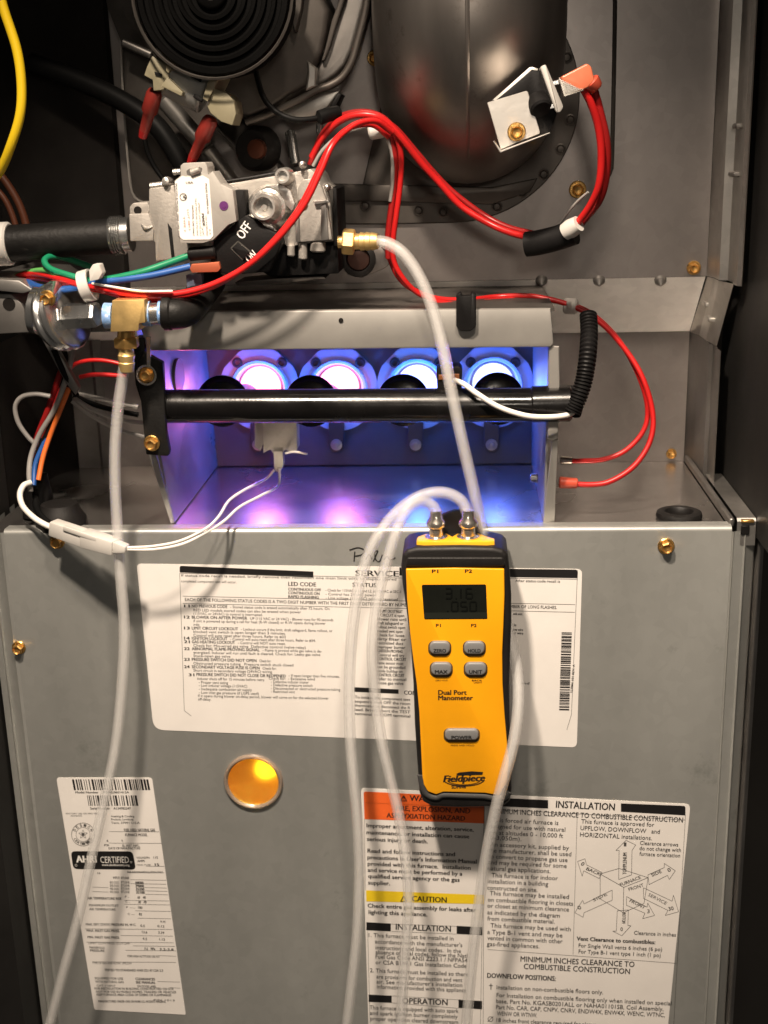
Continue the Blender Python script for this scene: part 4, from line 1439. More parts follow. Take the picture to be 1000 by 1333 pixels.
# harness to the valve
wire('green_wire', 'green wire looping left of the cable tie up to the black terminal', 'greenw', [(118, 366, -.02), (88, 358, -.016), (66, 350, -.012), (58, 340, -.008), (66, 334, -.002), (85, 336, .004), (120, 348, .012)], 4.2)
wire('green_wire', 'green wire from cable tie to black terminal under the switch', 'greenw', [(112, 368, -.022), (150, 362, -.024), (185, 354, -.024), (215, 344, -.022), (248, 332, -.020)], 4.4)
wire('pale_green_wire', 'pale green striped wire entering the cable tie from the left', 'greenl', [(8, 368, .03), (30, 356, .012), (60, 352, -.008), (80, 361, -.014), (105, 367, -.018), (120, 366, -.021)], 3.6)
wire('blue_wire', 'blue wire from left through cable tie to copper terminal', 'bluew', [(6, 374, .03), (30, 366, .012), (52, 374, -.006), (80, 377, -.016), (104, 373, -.020), (122, 368, -.023), (160, 364, -.025), (200, 358, -.024), (248, 347, -.021)], 4.4)
wire('red_wire', 'thick red wire sweeping under the valve and up to the bundle top, outer one', 'red', [(8, 370, .03), (34, 356, .008), (70, 361, -.012), (100, 370, -.020), (128, 375, -.026), (170, 382, -.030), (225, 383, -.031), (275, 371, -.032), (322, 346, -.034), (362, 310, -.036), (395, 268, -.036), (416, 226, -.034), (432, 190, -.030), (448, 172, -.022), (468, 160, -.012), (490, 158, -.004), (510, 172, .004)], 3.9)
wire('red_wire', 'thick red wire sweeping under the valve and up to the bundle top, inner one', 'red', [(10, 374, .03), (38, 362, .008), (75, 367, -.012), (104, 373, -.018), (130, 378, -.021), (175, 388, -.025), (222, 388, -.026), (270, 376, -.026), (315, 351, -.027), (354, 316, -.028), (387, 275, -.028), (410, 232, -.026), (426, 198, -.022), (442, 176, -.015), (462, 164, -.006), (486, 163, .002), (506, 178, .008)], 3.6)
wire('white_wire', 'thin white striped wire along the red pair under the cable tie', 'whitew', [(120, 369, -.026), (150, 374, -.031), (185, 379, -.033), (225, 379, -.034)], 1.6)
wire('red_wire', 'dark red wire at the back of the top bundle, rising behind the valve', 'redd', [(404, 215, .03), (412, 192, .03), (424, 170, .028), (444, 152, .024), (470, 146, .02), (492, 150, .018), (508, 162, .018), (520, 180, .02)], 4)
wire('red_wire', 'deep red wire in the middle of the top bundle beside the cable tie', 'red', [(406, 205, .02), (418, 182, .018), (436, 162, .014), (458, 151, .01), (484, 150, .008), (504, 160, .01), (524, 182, .014), (548, 212, .02), (572, 238, .024), (600, 268, .026), (635, 290, .024), (665, 303, .018), (694, 310, .010)], 4.2)
wire('red_wire', 'red wire running from bundle to black sleeve, upper of the pair', 'redd', [(500, 156, .018), (518, 170, .02), (542, 198, .024), (566, 226, .028), (592, 252, .03), (630, 280, .03), (662, 296, .024), (694, 304, .016)], 3.6)
wire('grey_wire', 'thin grey drain wire beside the red bundle above the valve', 'greyw', [(408, 216, .012), (420, 196, .010), (440, 178, .010), (462, 168, .012), (488, 164, .014), (500, 172, .016), (510, 200, .02), (511, 235, .022), (508, 262, .024)], 2.4)
wire('red_wire', 'red wire dropping from the bundle behind the brass barb, left one', 'redd', [(506, 166, .016), (514, 195, .02), (514, 235, .024), (509, 275, .026), (505, 310, .028), (506, 336, .03)], 4)
wire('red_wire', 'red wire dropping from the bundle and running right along the box top', 'red', [(514, 172, .014), (522, 200, .018), (521, 240, .022), (516, 280, .024), (512, 312, .026), (513, 340, .028), (526, 364, .03), (545, 382, .034), (575, 394, .038), (610, 396, .042), (645, 391, .05), (690, 388, .055), (742, 396, .055), (775, 412, .05), (808, 446, .045), (832, 490, .04), (843, 530, .038), (838, 560, .036), (815, 586, .034), (786, 598, .034), (760, 600, .036), (742, 600, .038)], 3.4)
wire('red_wire', 'outer red wire looping low at right and ending at the box wall', 'red', [(506, 334, .034), (520, 362, .036), (540, 378, .04), (572, 389, .044), (612, 390, .05), (650, 386, .055), (695, 386, .05), (744, 398, .048), (782, 420, .044), (815, 456, .04), (838, 495, .034), (850, 540, .03), (846, 575, .026), (826, 606, .022), (796, 626, .020), (768, 631, .020), (728, 628, .020)], 3.5)
b = NB()
cyl(b, P(728, 628, .02), P(752, 629, .02), .0034, .0030, 14, .0006)
obj('push_on_terminal', b, 'redclear', None, 'red terminal against right outer wall of the burner box', 'terminal')
b = NB()
cyl(b, P(730, 599, .04), P(746, 600, .038), .0026, .0022, 12, .0004)
obj('push_on_terminal', b, 'nickel', None, 'small bare metal terminal above the red terminal at the box wall', 'terminal')
b = NB()
cyl(b, P(734, 398, .052), P(752, 399, .05), .0046, .0046, 14, .001)
box(b, P(738, 402, .044), P(744, 392, .046) + V((0, 0.002, 0)), .0006, 1)
obj('cable_tie', b, 'nylon', None, 'pale cable tie around the red pair right of the burner box flange', 'cable tie')
# limit switch leads
wire('red_wire', 'bright red lead leaving the orange terminal, left of the pair', 'red', [(760, 116, -.034), (770, 136, -.032), (779, 165, -.028), (783, 200, -.024), (780, 240, -.02), (768, 268, -.014), (752, 290, -.008), (742, 302, -.004)], 4.6)
wire('red_wire', 'darker red lead leaving the orange terminal, right of the pair', 'redd', [(774, 118, -.03), (782, 148, -.028), (790, 185, -.024), (790, 225, -.018), (782, 258, -.012), (766, 280, -.004), (750, 298, .002), (742, 306, .004)], 4.6)
wire('grey_wire', 'thin grey drain wire beside red leads above the black sleeve', 'greyw', [(766, 250, -.006), (752, 262, -.002), (740, 276, .002), (730, 290, .006)], 1.6)
sl = empty('sleeve_joint', 'black sleeve joining the red wires below the flue collar', 'sleeve', P(717, 325, .0))
b = NB()
tube(b, pp([(685, 318, .008), (700, 316, .006), (725, 310, .002), (748, 302, -.002)]), .0066, 20, 5)
obj('sleeve', b, 'blackplastic', sl)
b = NB()
lathe(b, P(736, 302, -.005), P(752, 292, -.009) - P(736, 302, -.005), [(0, .0045), (.004, .005), (.009, .0042)], 16)
obj('heat_shrink_end', b, 'nylon', sl)
ct = empty('cable_tie', 'white cable tie holding green, blue and red wires below the gas pipe', 'cable tie', P(120, 384, -.024))
b = NB()
lathe(b, P(114, 372, -.022), V((1, .0, .25)), [(-.0028, .0072), (-.0028, .0084), (.0028, .0084), (.0028, .0072)], 24, cap0=False, cap1=False)
obj('tie_band', b, 'nylon', ct)
b = NB()
prism(b, rquad([(116, 352), (121, 344), (129, 344), (133, 356), (128, 364), (117, 366)], 1.2), -.034, .007, .0008)
obj('tie_head', b, 'nylon', ct)
b = NB()
cyl(b, P(480, 172, .012), P(500, 168, .012), .0044, .0044, 14, .001)
obj('cable_tie', b, 'nylon', None, 'dull cable tie on the red bundle below the housing rim', 'cable tie')
# left bundle
wire('grey_wire', 'grey wire looping out to the left over the dark panel', 'greyw', [(66, 516, .03), (46, 513, .03), (28, 517, .03), (20, 530, .03), (24, 550, .03), (36, 568, .03), (48, 580, .03)], 3.2)
wire('red_wire', 'dark red wire behind the grey ones in the left bundle', 'redd', [(80, 482, .036), (72, 505, .036), (62, 535, .036), (50, 565, .036), (42, 595, .036)], 4.2)
wire('red_wire', 'second dark red wire of the left bundle beside the thick grey wire', 'redd', [(92, 486, .034), (78, 512, .034), (66, 545, .034), (56, 570, .034)], 3.6)
wire('grey_wire', 'thick grey wire running down the front of the left bundle', 'greyw', [(96, 452, .02), (90, 480, .02), (82, 505, .02), (70, 535, .02), (52, 565, .02), (41, 592, .018), (38, 615, .014), (40, 640, .01)], 3.6)
wire('black_wire', 'black wire in the middle of the left bundle', 'blackw', [(92, 490, .024), (82, 520, .024), (64, 560, .022), (50, 590, .02), (42, 625, .014)], 4)
wire('blue_wire', 'dark blue wire beside the orange wire in the left bundle', 'bluew', [(88, 510, .026), (70, 548, .024), (56, 580, .020), (46, 605, .016), (44, 632, .01)], 3.4)
wire('orange_wire', 'orange wire running down the right side of the left bundle', 'orangew', [(90, 505, .022), (80, 530, .020), (66, 565, .018), (56, 595, .014), (50, 625, .008)], 3.4)
wire('black_wire', 'thick black wire crossing diagonally below the pipe union', 'blackw', [(70, 455, .01), (80, 478, .012), (92, 500, .014), (100, 515, .016)], 4)
wire('red_wire', 'upper red wire running behind the left vinyl hose', 'red', [(90, 480, .04), (100, 473, .04), (118, 469, .04), (140, 470, .04), (165, 476, .04)], 2.8)
wire('red_wire', 'lower red wire running straight behind the left vinyl hose', 'red', [(104, 491, .036), (120, 488, .036), (140, 488, .036), (165, 490, .036)], 3)
wire('grey_wire', 'uppermost grey wire running right behind the left vinyl hose', 'greyw', [(100, 512, .05), (125, 518, .05), (150, 524, .05), (180, 530, .05)], 3)
wire('grey_wire', 'middle grey wire running right behind the left vinyl hose', 'greyw', [(96, 518, .04), (115, 530, .04), (140, 541, .04), (165, 548, .04), (190, 551, .04)], 3.2)
wire('grey_wire', 'lowest grey wire running right behind the left vinyl hose', 'greyw', [(94, 522, .034), (112, 536, .034), (135, 550, .034), (160, 561, .034), (190, 569, .034)], 3)
wire('black_wire', 'black wire between the grey wires behind the left hose', 'blackw', [(96, 515, .044), (118, 525, .044), (145, 533, .044), (180, 540, .044)], 3.6)
wire('white_wire', 'short white wire looping into the nylon plug on the front edge', 'whitew', [(40, 628, .008), (31, 632, .004), (26, 644, .0), (30, 659, -.004), (42, 672, -.007), (55, 681, -.01), (68, 687, -.012)], 4)
wire('black_wire', 'black wire entering the left end of the nylon plug', 'blackw', [(46, 640, .02), (48, 662, .008), (58, 676, -.004), (72, 686, -.012)], 4.5)
b = NB()
lathe(b, PZ(52, 672, 0.0), V((0, .1, 1)), [(0, .010), (.008, .0095), (.018, .0075), (.026, .0062)], 20)
obj('wire_grommet', b, 'blackplastic', None, 'black wire bushing where the left bundle enters the deck', 'bushing')

# ------------------------------------------------------------------ hoses
def hose(label, pts, rpx, name='vinyl_hose'):
    b = NB()
    ym = sum(q[2] for q in pts) / len(pts)
    tube(b, pp(pts), rpx * S(ym), 18, 9, inner=0.62)
    return obj(name, b, 'hose', None, label, 'hose', 'clear vinyl manometer hoses', sharp=60)
hose('clear vinyl hose hanging from the brass tee on the left', [(164, 466, -.028), (160, 490, -.0275), (154, 530, -.026), (150, 580, -.025), (150, 630, -.025), (153, 690, -.026), (158, 760, -.028), (162, 820, -.029), (159, 890, -.030), (152, 960, -.032), (143, 1010, -.034), (125, 1090, -.037), (103, 1190, -.040), (80, 1275, -.042), (58, 1360, -.044)], 7.6)
hose('clear vinyl hose running from gas valve barb down behind the manometer', [(484, 314, -.0075), (505, 317, -.009), (527, 332, -.011), (548, 364, -.0125), (564, 405, -.014), (577, 455, -.0155), (588, 510, -.018), (602, 575, -.018), (616, 635, -.016), (626, 680, -.0125), (636, 730, -.0075), (650, 780, -.0075), (664, 828, -.012), (673, 870, -.022), (675, 915, -.032), (669, 965, -.040), (657, 1010, -.0445), (645, 1055, -.0445), (632, 1120, -.042), (622, 1190, -.040), (614, 1260, -.039), (606, 1350, -.038)], 8.0)
HA = [(610, 688, -.019), (609, 672, -.019), (602, 654, -.019), (588, 644, -.019), (570, 641, -.020), (547, 646, -.022), (522, 662, -.025), (500, 686, -.028), (482, 716, -.030), (468, 762, -.031), (459, 820, -.031), (455, 890, -.031), (456, 960, -.032), (461, 1020, -.034), (466, 1075, -.035), (468, 1140, -.036), (465, 1215, -.037), (458, 1280, -.038), (450, 1350, -.038)]
HB = [(568, 690, -.021), (569, 674, -.021), (564, 660, -.022), (552, 653, -.023), (538, 656, -.026), (525, 670, -.030), (514, 698, -.033), (503, 734, -.035), (492, 778, -.036), (485, 840, -.036), (488, 900, -.036), (496, 960, -.037), (507, 1010, -.038), (519, 1060, -.039), (529, 1125, -.040), (532, 1180, -.040), (527, 1250, -.040), (521, 1350, -.040)]
hose('outer clear vinyl hose arching from right port of the manometer', HA, 7.9)
hose('inner clear vinyl hose arching from left port of the manometer', HB, 7.9)

# ------------------------------------------------------------------ manometer
YMF = -0.034
mn = empty('manometer', 'yellow handheld dual port manometer in a black rubber boot', 'manometer', P(605, 1050, -.02))
def z5a(p): return (480 + p[0] / 4.545, 640 + p[1] / 4.545)
def z6(p): return (480 + p[0] / 4.545, 840 + p[1] / 4.545)
boot = [(524, 722), (530, 716), (542, 713), (600, 712), (642, 713), (655, 716), (661, 722), (664, 745), (666, 775), (666, 812), (664.5, 850), (663.5, 890), (664, 940), (665.5, 990), (666.5, 1030), (664, 1044), (655, 1051), (600, 1052.5), (562, 1051), (551, 1045), (546, 1033), (543, 990), (540, 945), (538, 890), (534.5, 840), (529, 795), (524, 762), (522, 738)]
b = NB()
prism(b, rquad(boot, 2, 3), YMF, .028, .0042, 5)
obj('rubber_boot', b, 'rubber', mn, sharp=50)
# rubber band roll around the lower face
b = NB()
tube(b, [P(x, y, YMF + .0006) for x, y in ((548, 1008), (551, 1024), (557, 1034), (568, 1037.5), (577, 1034), (600, 1034.5), (630, 1035.5), (643, 1038), (655, 1038), (663, 1030))], .0021, 12, 5)
obj('boot_lip', b, 'rubberg', mn)
b = NB()
prism(b, rquad([(530, 726), (655, 726), (658, 737), (600, 738.5), (528, 737)], 3), YMF - .0014, .003, .0013, 3)
obj('boot_brow', b, 'rubber', mn)
face = [(528.5, 741), (592, 739.5), (656.5, 741), (657, 775), (655.5, 815), (654, 850), (654.5, 890), (657, 930), (660, 965), (662.5, 994), (660, 1018), (650.5, 1035.5), (643, 1034.5), (632, 1032.5), (600, 1031.5), (577, 1031), (568, 1034.5), (557, 1030.5), (552, 1022), (550, 1012), (548, 970), (546, 928), (542.5, 890), (538, 858), (534, 825), (530, 780)]
b = NB()
prism(b, rquad(face, 1.5, 3), YMF - .0016, .004, .0011, 3)
obj('yellow_face', b, 'yellow', mn, sharp=50)
YFc = YMF - .0016
b = NB()
sc_ = [(549, 761.2), (632.8, 760.8), (634.5, 805.5), (552.4, 806)]
prism(b, rquad(sc_, 2), YFc - .0002, .0008, 0)
scr = obj('screen', b, 'lcd', mn)
b = NB()
flat_poly(b, [(552.2, 797.5), (634.1, 797), (634.4, 804.8), (552.6, 805.3)], YFc - .0004)
obj('screen_margin', b, 'lcdbar', scr, flat=True)
# seven segment digits
SEG = {'0': 'abcdef', '1': 'bc', '2': 'abged', '3': 'abgcd', '5': 'afgcd', '6': 'afgedc', '.': 'p'}
def digit(bm, ch, x, y, wd, h, y_, t=2.0):
    L_ = {'a': ((0, 0), (wd, 0)), 'g': ((0, h / 2), (wd, h / 2)), 'd': ((0, h), (wd, h)), 'f': ((0, 0), (0, h / 2)), 'e': ((0, h / 2), (0, h)), 'b': ((wd, 0), (wd, h / 2)), 'c': ((wd, h / 2), (wd, h)), 'p': ((-3, h - .6), (-3, h + .8))}
    for s_ in SEG[ch]:
        (ax_, ay), (bx_, by) = L_[s_]
        dx, dy = bx_ - ax_, by - ay
        l = math.hypot(dx, dy)
        g = .5 / l if s_ != 'p' else 0
        seg_line(bm, (x + ax_ + dx * g, y + ay + dy * g), (x + ax_ + dx * (1 - g), y + ay + dy * (1 - g)), t, y_)
b = NB()
for ch, x in (('3', 580), ('.', 597), ('1', 592), ('6', 607)):
    digit(b, ch, x, 766, 8, 13, YFc - .00045)
for ch, x in (('.', 586), ('0', 588), ('5', 600), ('0', 612)):
    digit(b, ch, x, 783.5, 8, 12, YFc - .00045)
obj('screen_digits', b, 'lcdseg', scr, flat=True)
# buttons
def button(cx, cy, wd, h, lab):
    b = NB()
    prism(b, rrect(cx - wd / 2 - 1.6, cy - h / 2 - 1.4, cx + wd / 2 + 1.6, cy + h / 2 + 1.8, h * .45, 6), YFc - .0003, .0012, .0002, 1)
    rim = obj('button_rim', b, 'buttonrim', mn)
    b = NB()
    prism(b, rrect(cx - wd / 2, cy - h / 2, cx + wd / 2, cy + h / 2, h * .42, 6), YFc - .0019, .003, .0011, 3)
    bt_ = obj('button', b, 'button', mn, sharp=60)
    if lab:
        b = NB()
        hw = wd * .3
        text(b, lab, (cx - hw, cy + 5.2), (cx + hw, cy + 5.2), 4.4, YFc - .0021, .03)
        obj('button_text', b, 'ink', bt_, flat=True)
button(572.6, 844, 27, 16.5, 'ZERO')
button(617.6, 844, 27, 16.5, 'HOLD')
button(574.5, 871.5, 27, 16.5, 'MAX')
button(619.2, 871.5, 28, 16.5, 'UNIT')
button(601.2, 957, 44, 14.5, 'POWER')
yt_ = YFc - .0002
brown = mat('dark_brown_ink', (.035, .018, .01), 0, .5, .1)
for nm, rows_ in (('port_mark', (('P1', (562.5, 745.6), (570.5, 745.6), 4.4, .03),)), ('port_mark', (('P2', (605.5, 745.4), (614.5, 745.4), 4.4, .03),)), ('port_mark', (('P1', (567.6, 816), (573.8, 816), 4, .02),)), ('port_mark', (('P2', (613.4, 816), (620.4, 816), 4, .02),)),
                  ('button_caption', (('ZERO HOLD', (567, 886.6), (583, 886.4), 1.9, 0),)), ('button_caption', (('BACK', (614.5, 886.6), (627.5, 886.6), 2, .02), ('LIGHT', (617, 889.4), (627.5, 889.4), 2, .02))), ('button_caption', (('PRESS AND HOLD', (587, 971.2), (617.5, 971.2), 2, 0),)),
                  ('product_lettering', (('Dual Port', (570.8, 904.2), (607.4, 904.2), 6.0, .035), ('Manometer', (570.8, 911.2), (615.6, 911.2), 6.0, .035)))):
    b = NB()
    for s_, a_, c_, h, bo in rows_:
        text(b, s_, a_, c_, h, yt_, bo)
    obj(nm, b, brown, mn, flat=True)
b = NB()
text(b, 'Fieldpiece', (577.5, 1018), (630.5, 1016.5), 8.6, yt_, .05, .25)
flat_poly(b, [(598, 1005.5), (614, 1004), (629, 1005), (628, 1008.5), (597, 1009.5), (594, 1007.5)], yt_)
for r, wd in ((24, 1.4), (20, .9)):
    for i in range(12):
        a0, a1 = math.radians(15 + 150 * i / 12), math.radians(15 + 150 * (i + 1) / 12)
        seg_line(b, (604 + r * math.cos(a0) * 1.12, 1014 + r * math.sin(a0) * .38), (604 + r * math.cos(a1) * 1.12, 1014 + r * math.sin(a1) * .38), wd, yt_)
text(b, 'SDMN6', (588, 1026.4), (606.5, 1026), 4, yt_, .04)
obj('maker_logo', b, 'ink', mn, flat=True)
# ports on top
b = NB()
ztop = P(600, 712, YMF).z
yc = YMF + .0125
for q in (1,):
    pts = []
top = [P(x, 712, YMF).x for x in (542, 644)]
x0, x1 = top
xa, xb = P(568, 697, yc).x, P(609.5, 697, yc).x
out = []
for i in range(25):
    a = math.pi * i / 24
    out.append((xa + .0085 * math.cos(math.pi - a) , yc - .006 * math.sin(a)))
poly = [(x0, yc - .0072), (x0 + .004, yc - .0086), (x1 - .004, yc - .0086), (x1, yc - .0072), (x1, yc - .003), (xb + .010, yc + .001), (xb + .006, yc + .0062), (xb - .006, yc + .0062), (xb - .009, yc), (xa + .009, yc), (xa + .006, yc + .0062), (xa - .006, yc + .0062), (xa - .010, yc + .001), (x0, yc - .003)]
poly_prism(b, [V((x, y, ztop + .0016)) for x, y in poly], V((0, 0, -.003)), .0006, 2)
obj('port_collar', b, 'yellowd', mn)
for x_ in (xa, xb):
    b = NB()
    lathe(b, V((x_, yc, ztop + .001)), (0, 0, 1), [(0, .0062), (.0012, .0062), (.0018, .0040), (.0062, .0038), (.0070, .0050), (.0084, .0054), (.0100, .0050), (.0116, .0036), (.016, .0032)], 28)
    obj('port_nozzle', b, 'nickel', mn)
# magnet strap behind the top
b = NB()
prism(b, rquad([(573, 672), (590, 665), (612, 664), (624, 672), (630, 700), (570, 700)], 4), YMF + .024, .004, .001)
obj('hanging_strap', b, 'rubber', mn)

# ------------------------------------------------------------------ stickers on the front panel
YQ = -0.00025      # paper face
YI = -0.00037      # print
def sticker(name, label, corners, r):
    t = empty(name, label, 'label', P(*corners[2], 0) * .5 + P(*corners[3], 0) * .5)
    b = NB()
    prism(b, rquad(corners, r, 6), YQ, .0002, 0)
    obj('label_paper', b, 'paper', t)
    return t
def lines(bm, rows, y=YI):
    for s_, a_, c_, h, bo in rows:
        text(bm, s_, a_, c_, h, y, bo)

# --- service label
s1 = sticker('service_label', 'wide white sticker of printed status codes behind the manometer', [(178, 734), (758, 741), (751, 973), (200, 950)], [6, 7, 7, 14])
for q in (rquad([(234, 736.5), (408, 744), (408, 751.5), (234, 745)], [3, 0, 0, 1]), rquad([(520, 738.6), (752.5, 741.5), (752, 752.5), (520, 749)], [0, 4, 0, 0]), [(461, 894.5), (519, 897.5), (519, 903.2), (461, 900.5)]):
    b = NB()
    flat_poly(b, q, YI)
    obj('title_bar', b, 'ink', s1, flat=True)
b = NB()
for a_, c_ in (((234, 746), (240, 925)), ((234, 746), (640, 755)), ((640, 752), (752, 754)), ((752, 742), (744, 930)), ((238, 776), (749, 787)), ((238, 785.5), (748.5, 797)), ((240, 925), (249, 932)), ((744, 930), (738, 950))):
    seg_line(b, a_, c_, .55, YI)
obj('frame_line', b, 'inkg', s1, flat=True)
b = NB()
def sl_(x): return .019 * (x - 240)
def row(s_, x0, x1, y, h=3.5, bo=.0):
    return (s_, (x0, y + sl_(x0)), (x1, y + sl_(x1)), h, bo)
rows = [('SERVICE', (463, 749.5), (519, 750.5), 7.2, .03),
        row('If status code recall is needed, briefly remove then reconnect one main limit wire to display stored', 236, 516, 750.5, 3.2),
        row('completed component test will occur.', 236, 308, 758, 3.2),
        ('After status code recall is', (671, 757.5), (729, 758.5), 3.4, .01),
        ('LED CODE', (375.5, 762.5), (411.5, 763.5), 5.2, .022), ('STATUS', (459, 763.5), (490, 764.5), 5.2, .022),
        ('CONTINUOUS OFF', (375.5, 768.6), (418, 769.8), 3.6, .03), ('- Check for 115VAC at L1 and L2, and 24VAC at SEC-1', (424, 769.8), (522, 772), 3.4, .0),
        ('CONTINUOUS ON', (375.5, 773.4), (416, 774.6), 3.6, .03), ('- Control has 24VAC power', (424, 774.8), (490, 776.4), 3.4, .0),
        ('RAPID FLASHING', (375.5, 778.2), (415, 779.4), 3.6, .03), ('- Line voltage (115VAC) polarity reversed', (424, 779.8), (518, 782), 3.4, .0),
        ('EACH OF THE FOLLOWING STATUS CODES IS A TWO DIGIT NUMBER WITH THE FIRST DIGIT DETERMINED BY NUMBER', (241, 782.2), (536, 789.6), 4, .01), ('NUMBER OF LONG FLASHES.', (656, 791), (725, 792.8), 4, .01)]
items = [('11', 'NO PREVIOUS CODE', 296, '- Stored status code is erased automatically after 72 hours. On', 429, 790.5),
         ('', '', 0, 'RED LED models stored codes can also be erased when power', 392, 795.5), ('', '', 0, '(115VAC or 24VAC) to control is interrupted.', 342, 800),
         ('12', 'BLOWER ON AFTER POWER', 322, 'UP (115 VAC or 24 VAC) - Blower runs for 90 seconds', 434, 805),
         ('', '', 0, 'if unit is powered up during a call for heat (R-W closed) or R-W opens during blower', 424, 809.6), ('', '', 0, 'on-delay.', 260, 814.2),
         ('13', 'LIMIT CIRCUIT LOCKOUT', 310, '- Lockout occurs if the limit, draft safeguard, flame rollout, or', 433, 819.2),
         ('', '', 0, 'blocked vent switch is open longer than 3 minutes.', 372, 823.6), ('', '', 0, 'Control will auto reset after three hours. Refer to #33', 372, 828.2),
         ('14', 'IGNITION LOCKOUT', 296, '- Control will auto-reset after three hours. Refer to #34.', 411, 832.4),
         ('21', 'GAS HEATING LOCKOUT', 306, '- Control will NOT auto reset.', 372, 837), ('', '', 0, 'Check for: Mis-wired gas valve  Defective control (valve relay)', 398, 841.6),
         ('22', 'ABNORMAL FLAME-PROVING SIGNAL', 338, '- Flame is proved while gas valve is de-', 419, 846),
         ('', '', 0, 'energized. Inducer will run until fault is cleared. Check for: Leaky gas valve', 417, 850.6), ('', '', 0, 'Stuck-open gas valve', 300, 855),
         ('23', 'PRESSURE SWITCH DID NOT OPEN', 334, 'Check for:', 353, 860), ('', '', 0, 'Obstructed pressure tubing   Pressure switch stuck closed', 382, 864.8),
         ('24', 'SECONDARY VOLTAGE FUSE IS OPEN', 338, 'Check for:', 360, 869.6), ('', '', 0, 'Short circuit in secondary voltage (24VAC) wiring.', 355, 874)]
for n_, h_, xh, r_, xr, y in items:
    x_ = 250
    if n_:
        rows.append(row(n_, 240, 247, y, 3.6, .03))
    if h_:
        rows.append(row(h_, x_, xh, y, 3.8, .022))
        rows.append(row(r_, xh + 4, xr, y, 3.4, .005))
    else:
        rows.append(row(r_, x_ + 2, xr, y, 3.4, .005))
rows += [row('31', 246, 253, 880, 3.6, .03), row('PRESSURE SWITCH DID NOT CLOSE OR REOPENED', 256, 372, 879.4, 3.8, .022), row('- If open longer than five minutes,', 376, 442, 878.4, 3.4, .005),
         row('inducer shuts off for 15 minutes before retry.', 257, 345, 884.6, 3.4), row('Check for:  - Excessive wind', 350, 410, 882.6, 3.4),
         row('- Proper vent sizing', 259, 297, 889.4, 3.4), row('- Defective inducer motor', 353, 402, 886.8, 3.4), row('- Low inducer voltage (115VAC)', 259, 322, 893.4, 3.4), row('- Defective pressure switch', 353, 407, 891, 3.4),
         row('- Inadequate combustion air supply', 259, 328, 898, 3.4), row('- Disconnected or obstructed pressure tubing', 353, 443, 895.4, 3.4), row('- Low inlet gas pressure (if LGPS used)', 259, 337, 902.6, 3.4), row('- Restricted vent', 353, 384, 899.6, 3.4),
         row('If it opens during blower on-delay period, blower will come on for the selected blower', 258, 428, 907, 3.4), row('off-delay.', 258, 275, 911.4, 3.4)]
rc = ['Y 33 LIMIT CIRCUIT FAULT', 'T CIRCUIT is open', 'Blower runs until', 'draft safeguard or', 'rollout switch open', 'blocked vent open', 'Check for: loose', 'dirty filter or', 'restricted duct', 'Improper burner', 'IGNITION PROVING', 'Control will try', 'CONTROL CIRCUIT', 'flame sensor must', 'not be grounded', 'oxide buildup on', 'CONTROL CIRCUIT', 'refer to manual', 'loose gas valve']
for i, s_ in enumerate(rc):
    y = 797 + i * 5.2
    rows.append((s_, (491, y), (524 + 6 * ((i * 37) % 5) / 5, y + 1), 3.8, .03 if i in (0, 10, 12, 16) else .015))
for i, s_ in enumerate(['To initiate the component test', 'sequence, shut OFF the room', 'thermostat or disconnect the R', 'lead. Briefly short the TEST', 'terminal to COM terminal']):
    rows.append((s_, (462, 909 + i * 5.4), (534, 912.5 + i * 5.4), 3.7, .015))
rows += [('COMPONENT TEST', (526, 904), (590, 907), 5.2, .03),
         ('with wire', (668, 800.5), (680, 800.9), 3.4, .03), ('is', (669, 815), (672, 815.2), 3.4, .03), ('low wire', (668, 821), (681, 821.4), 3.4, .03), ('or wire', (668, 825.5), (681, 826), 3.4, .03), ('is', (670, 846), (673.5, 846.2), 3.4, .03), ('and', (678, 890.6), (689, 891), 3, .01)]
lines(b, rows)
obj('label_text', b, 'ink', s1, flat=True)
b = NB()
rr_ = random.Random(3)
y = 823.0
while y < 924:
    t_ = rr_.choice((.6, .9, 1.3, 1.9))
    f_ = (y - 823) / 101
    xl, xr = 731.2 - 3.2 * f_, 744.5 - 3.5 * f_
    flat_poly(b, [(xl, y), (xr, y + .3), (xr, y + .3 + t_), (xl, y + t_)], YI)
    y += t_ + rr_.choice((.5, .7, 1.0, 1.5))
obj('barcode', b, 'ink', s1, flat=True)
b = NB()
text(b, '327884-101 REV. A', (745.5, 902), (748.5, 865), 2.6, YI, .02)
obj('barcode_text', b, 'ink', s1, flat=True)

# --- rating label
s2 = sticker('rating_label', 'narrow tilted white rating sticker with barcodes at lower left', [(73.5, 1012.5), (198, 1012.5), (242, 1321), (123, 1314.5)], [4, 5, 2, 3])
def q5(p): return (70 + p[0] / 6.667, 1000 + p[1] / 6.667)
def q6(p): return (90 + p[0] / 6.25, 1140 + p[1] / 6.25)
b = NB()
rr_ = random.Random(9)
for xa_, xb_, ya, yb, dl in ((158, 812, 97, 190, 18), (288, 722, 236, 326, 16)):
    x = xa_
    while x < xb_:
        t_ = rr_.choice((6, 9, 13, 18))
        flat_poly(b, [q5((x, ya)), q5((x + t_, ya)), q5((x + t_ + dl, yb)), q5((x + dl, yb))], YI)
        x += t_ + rr_.choice((7, 9, 13, 17))
obj('barcode', b, 'ink', s2, flat=True)
b = NB()
flat_poly(b, rquad([q5((148, 720)), q5((685, 722)), q5((715, 880)), q5((170, 875))], 6), YI)
obj('certified_badge', b, 'ink', s2, flat=True)
b = NB()
YJ = -0.00047
text(b, 'AHRI', q5((200, 818)), q5((372, 818)), 8.8, YJ, .05)
text(b, 'CERTIFIED', q5((408, 822)), q5((655, 822)), 8.2, YJ, .0)
text(b, 'www.ahridirectory.org', q5((420, 848)), q5((658, 850)), 2.9, YJ, .02)
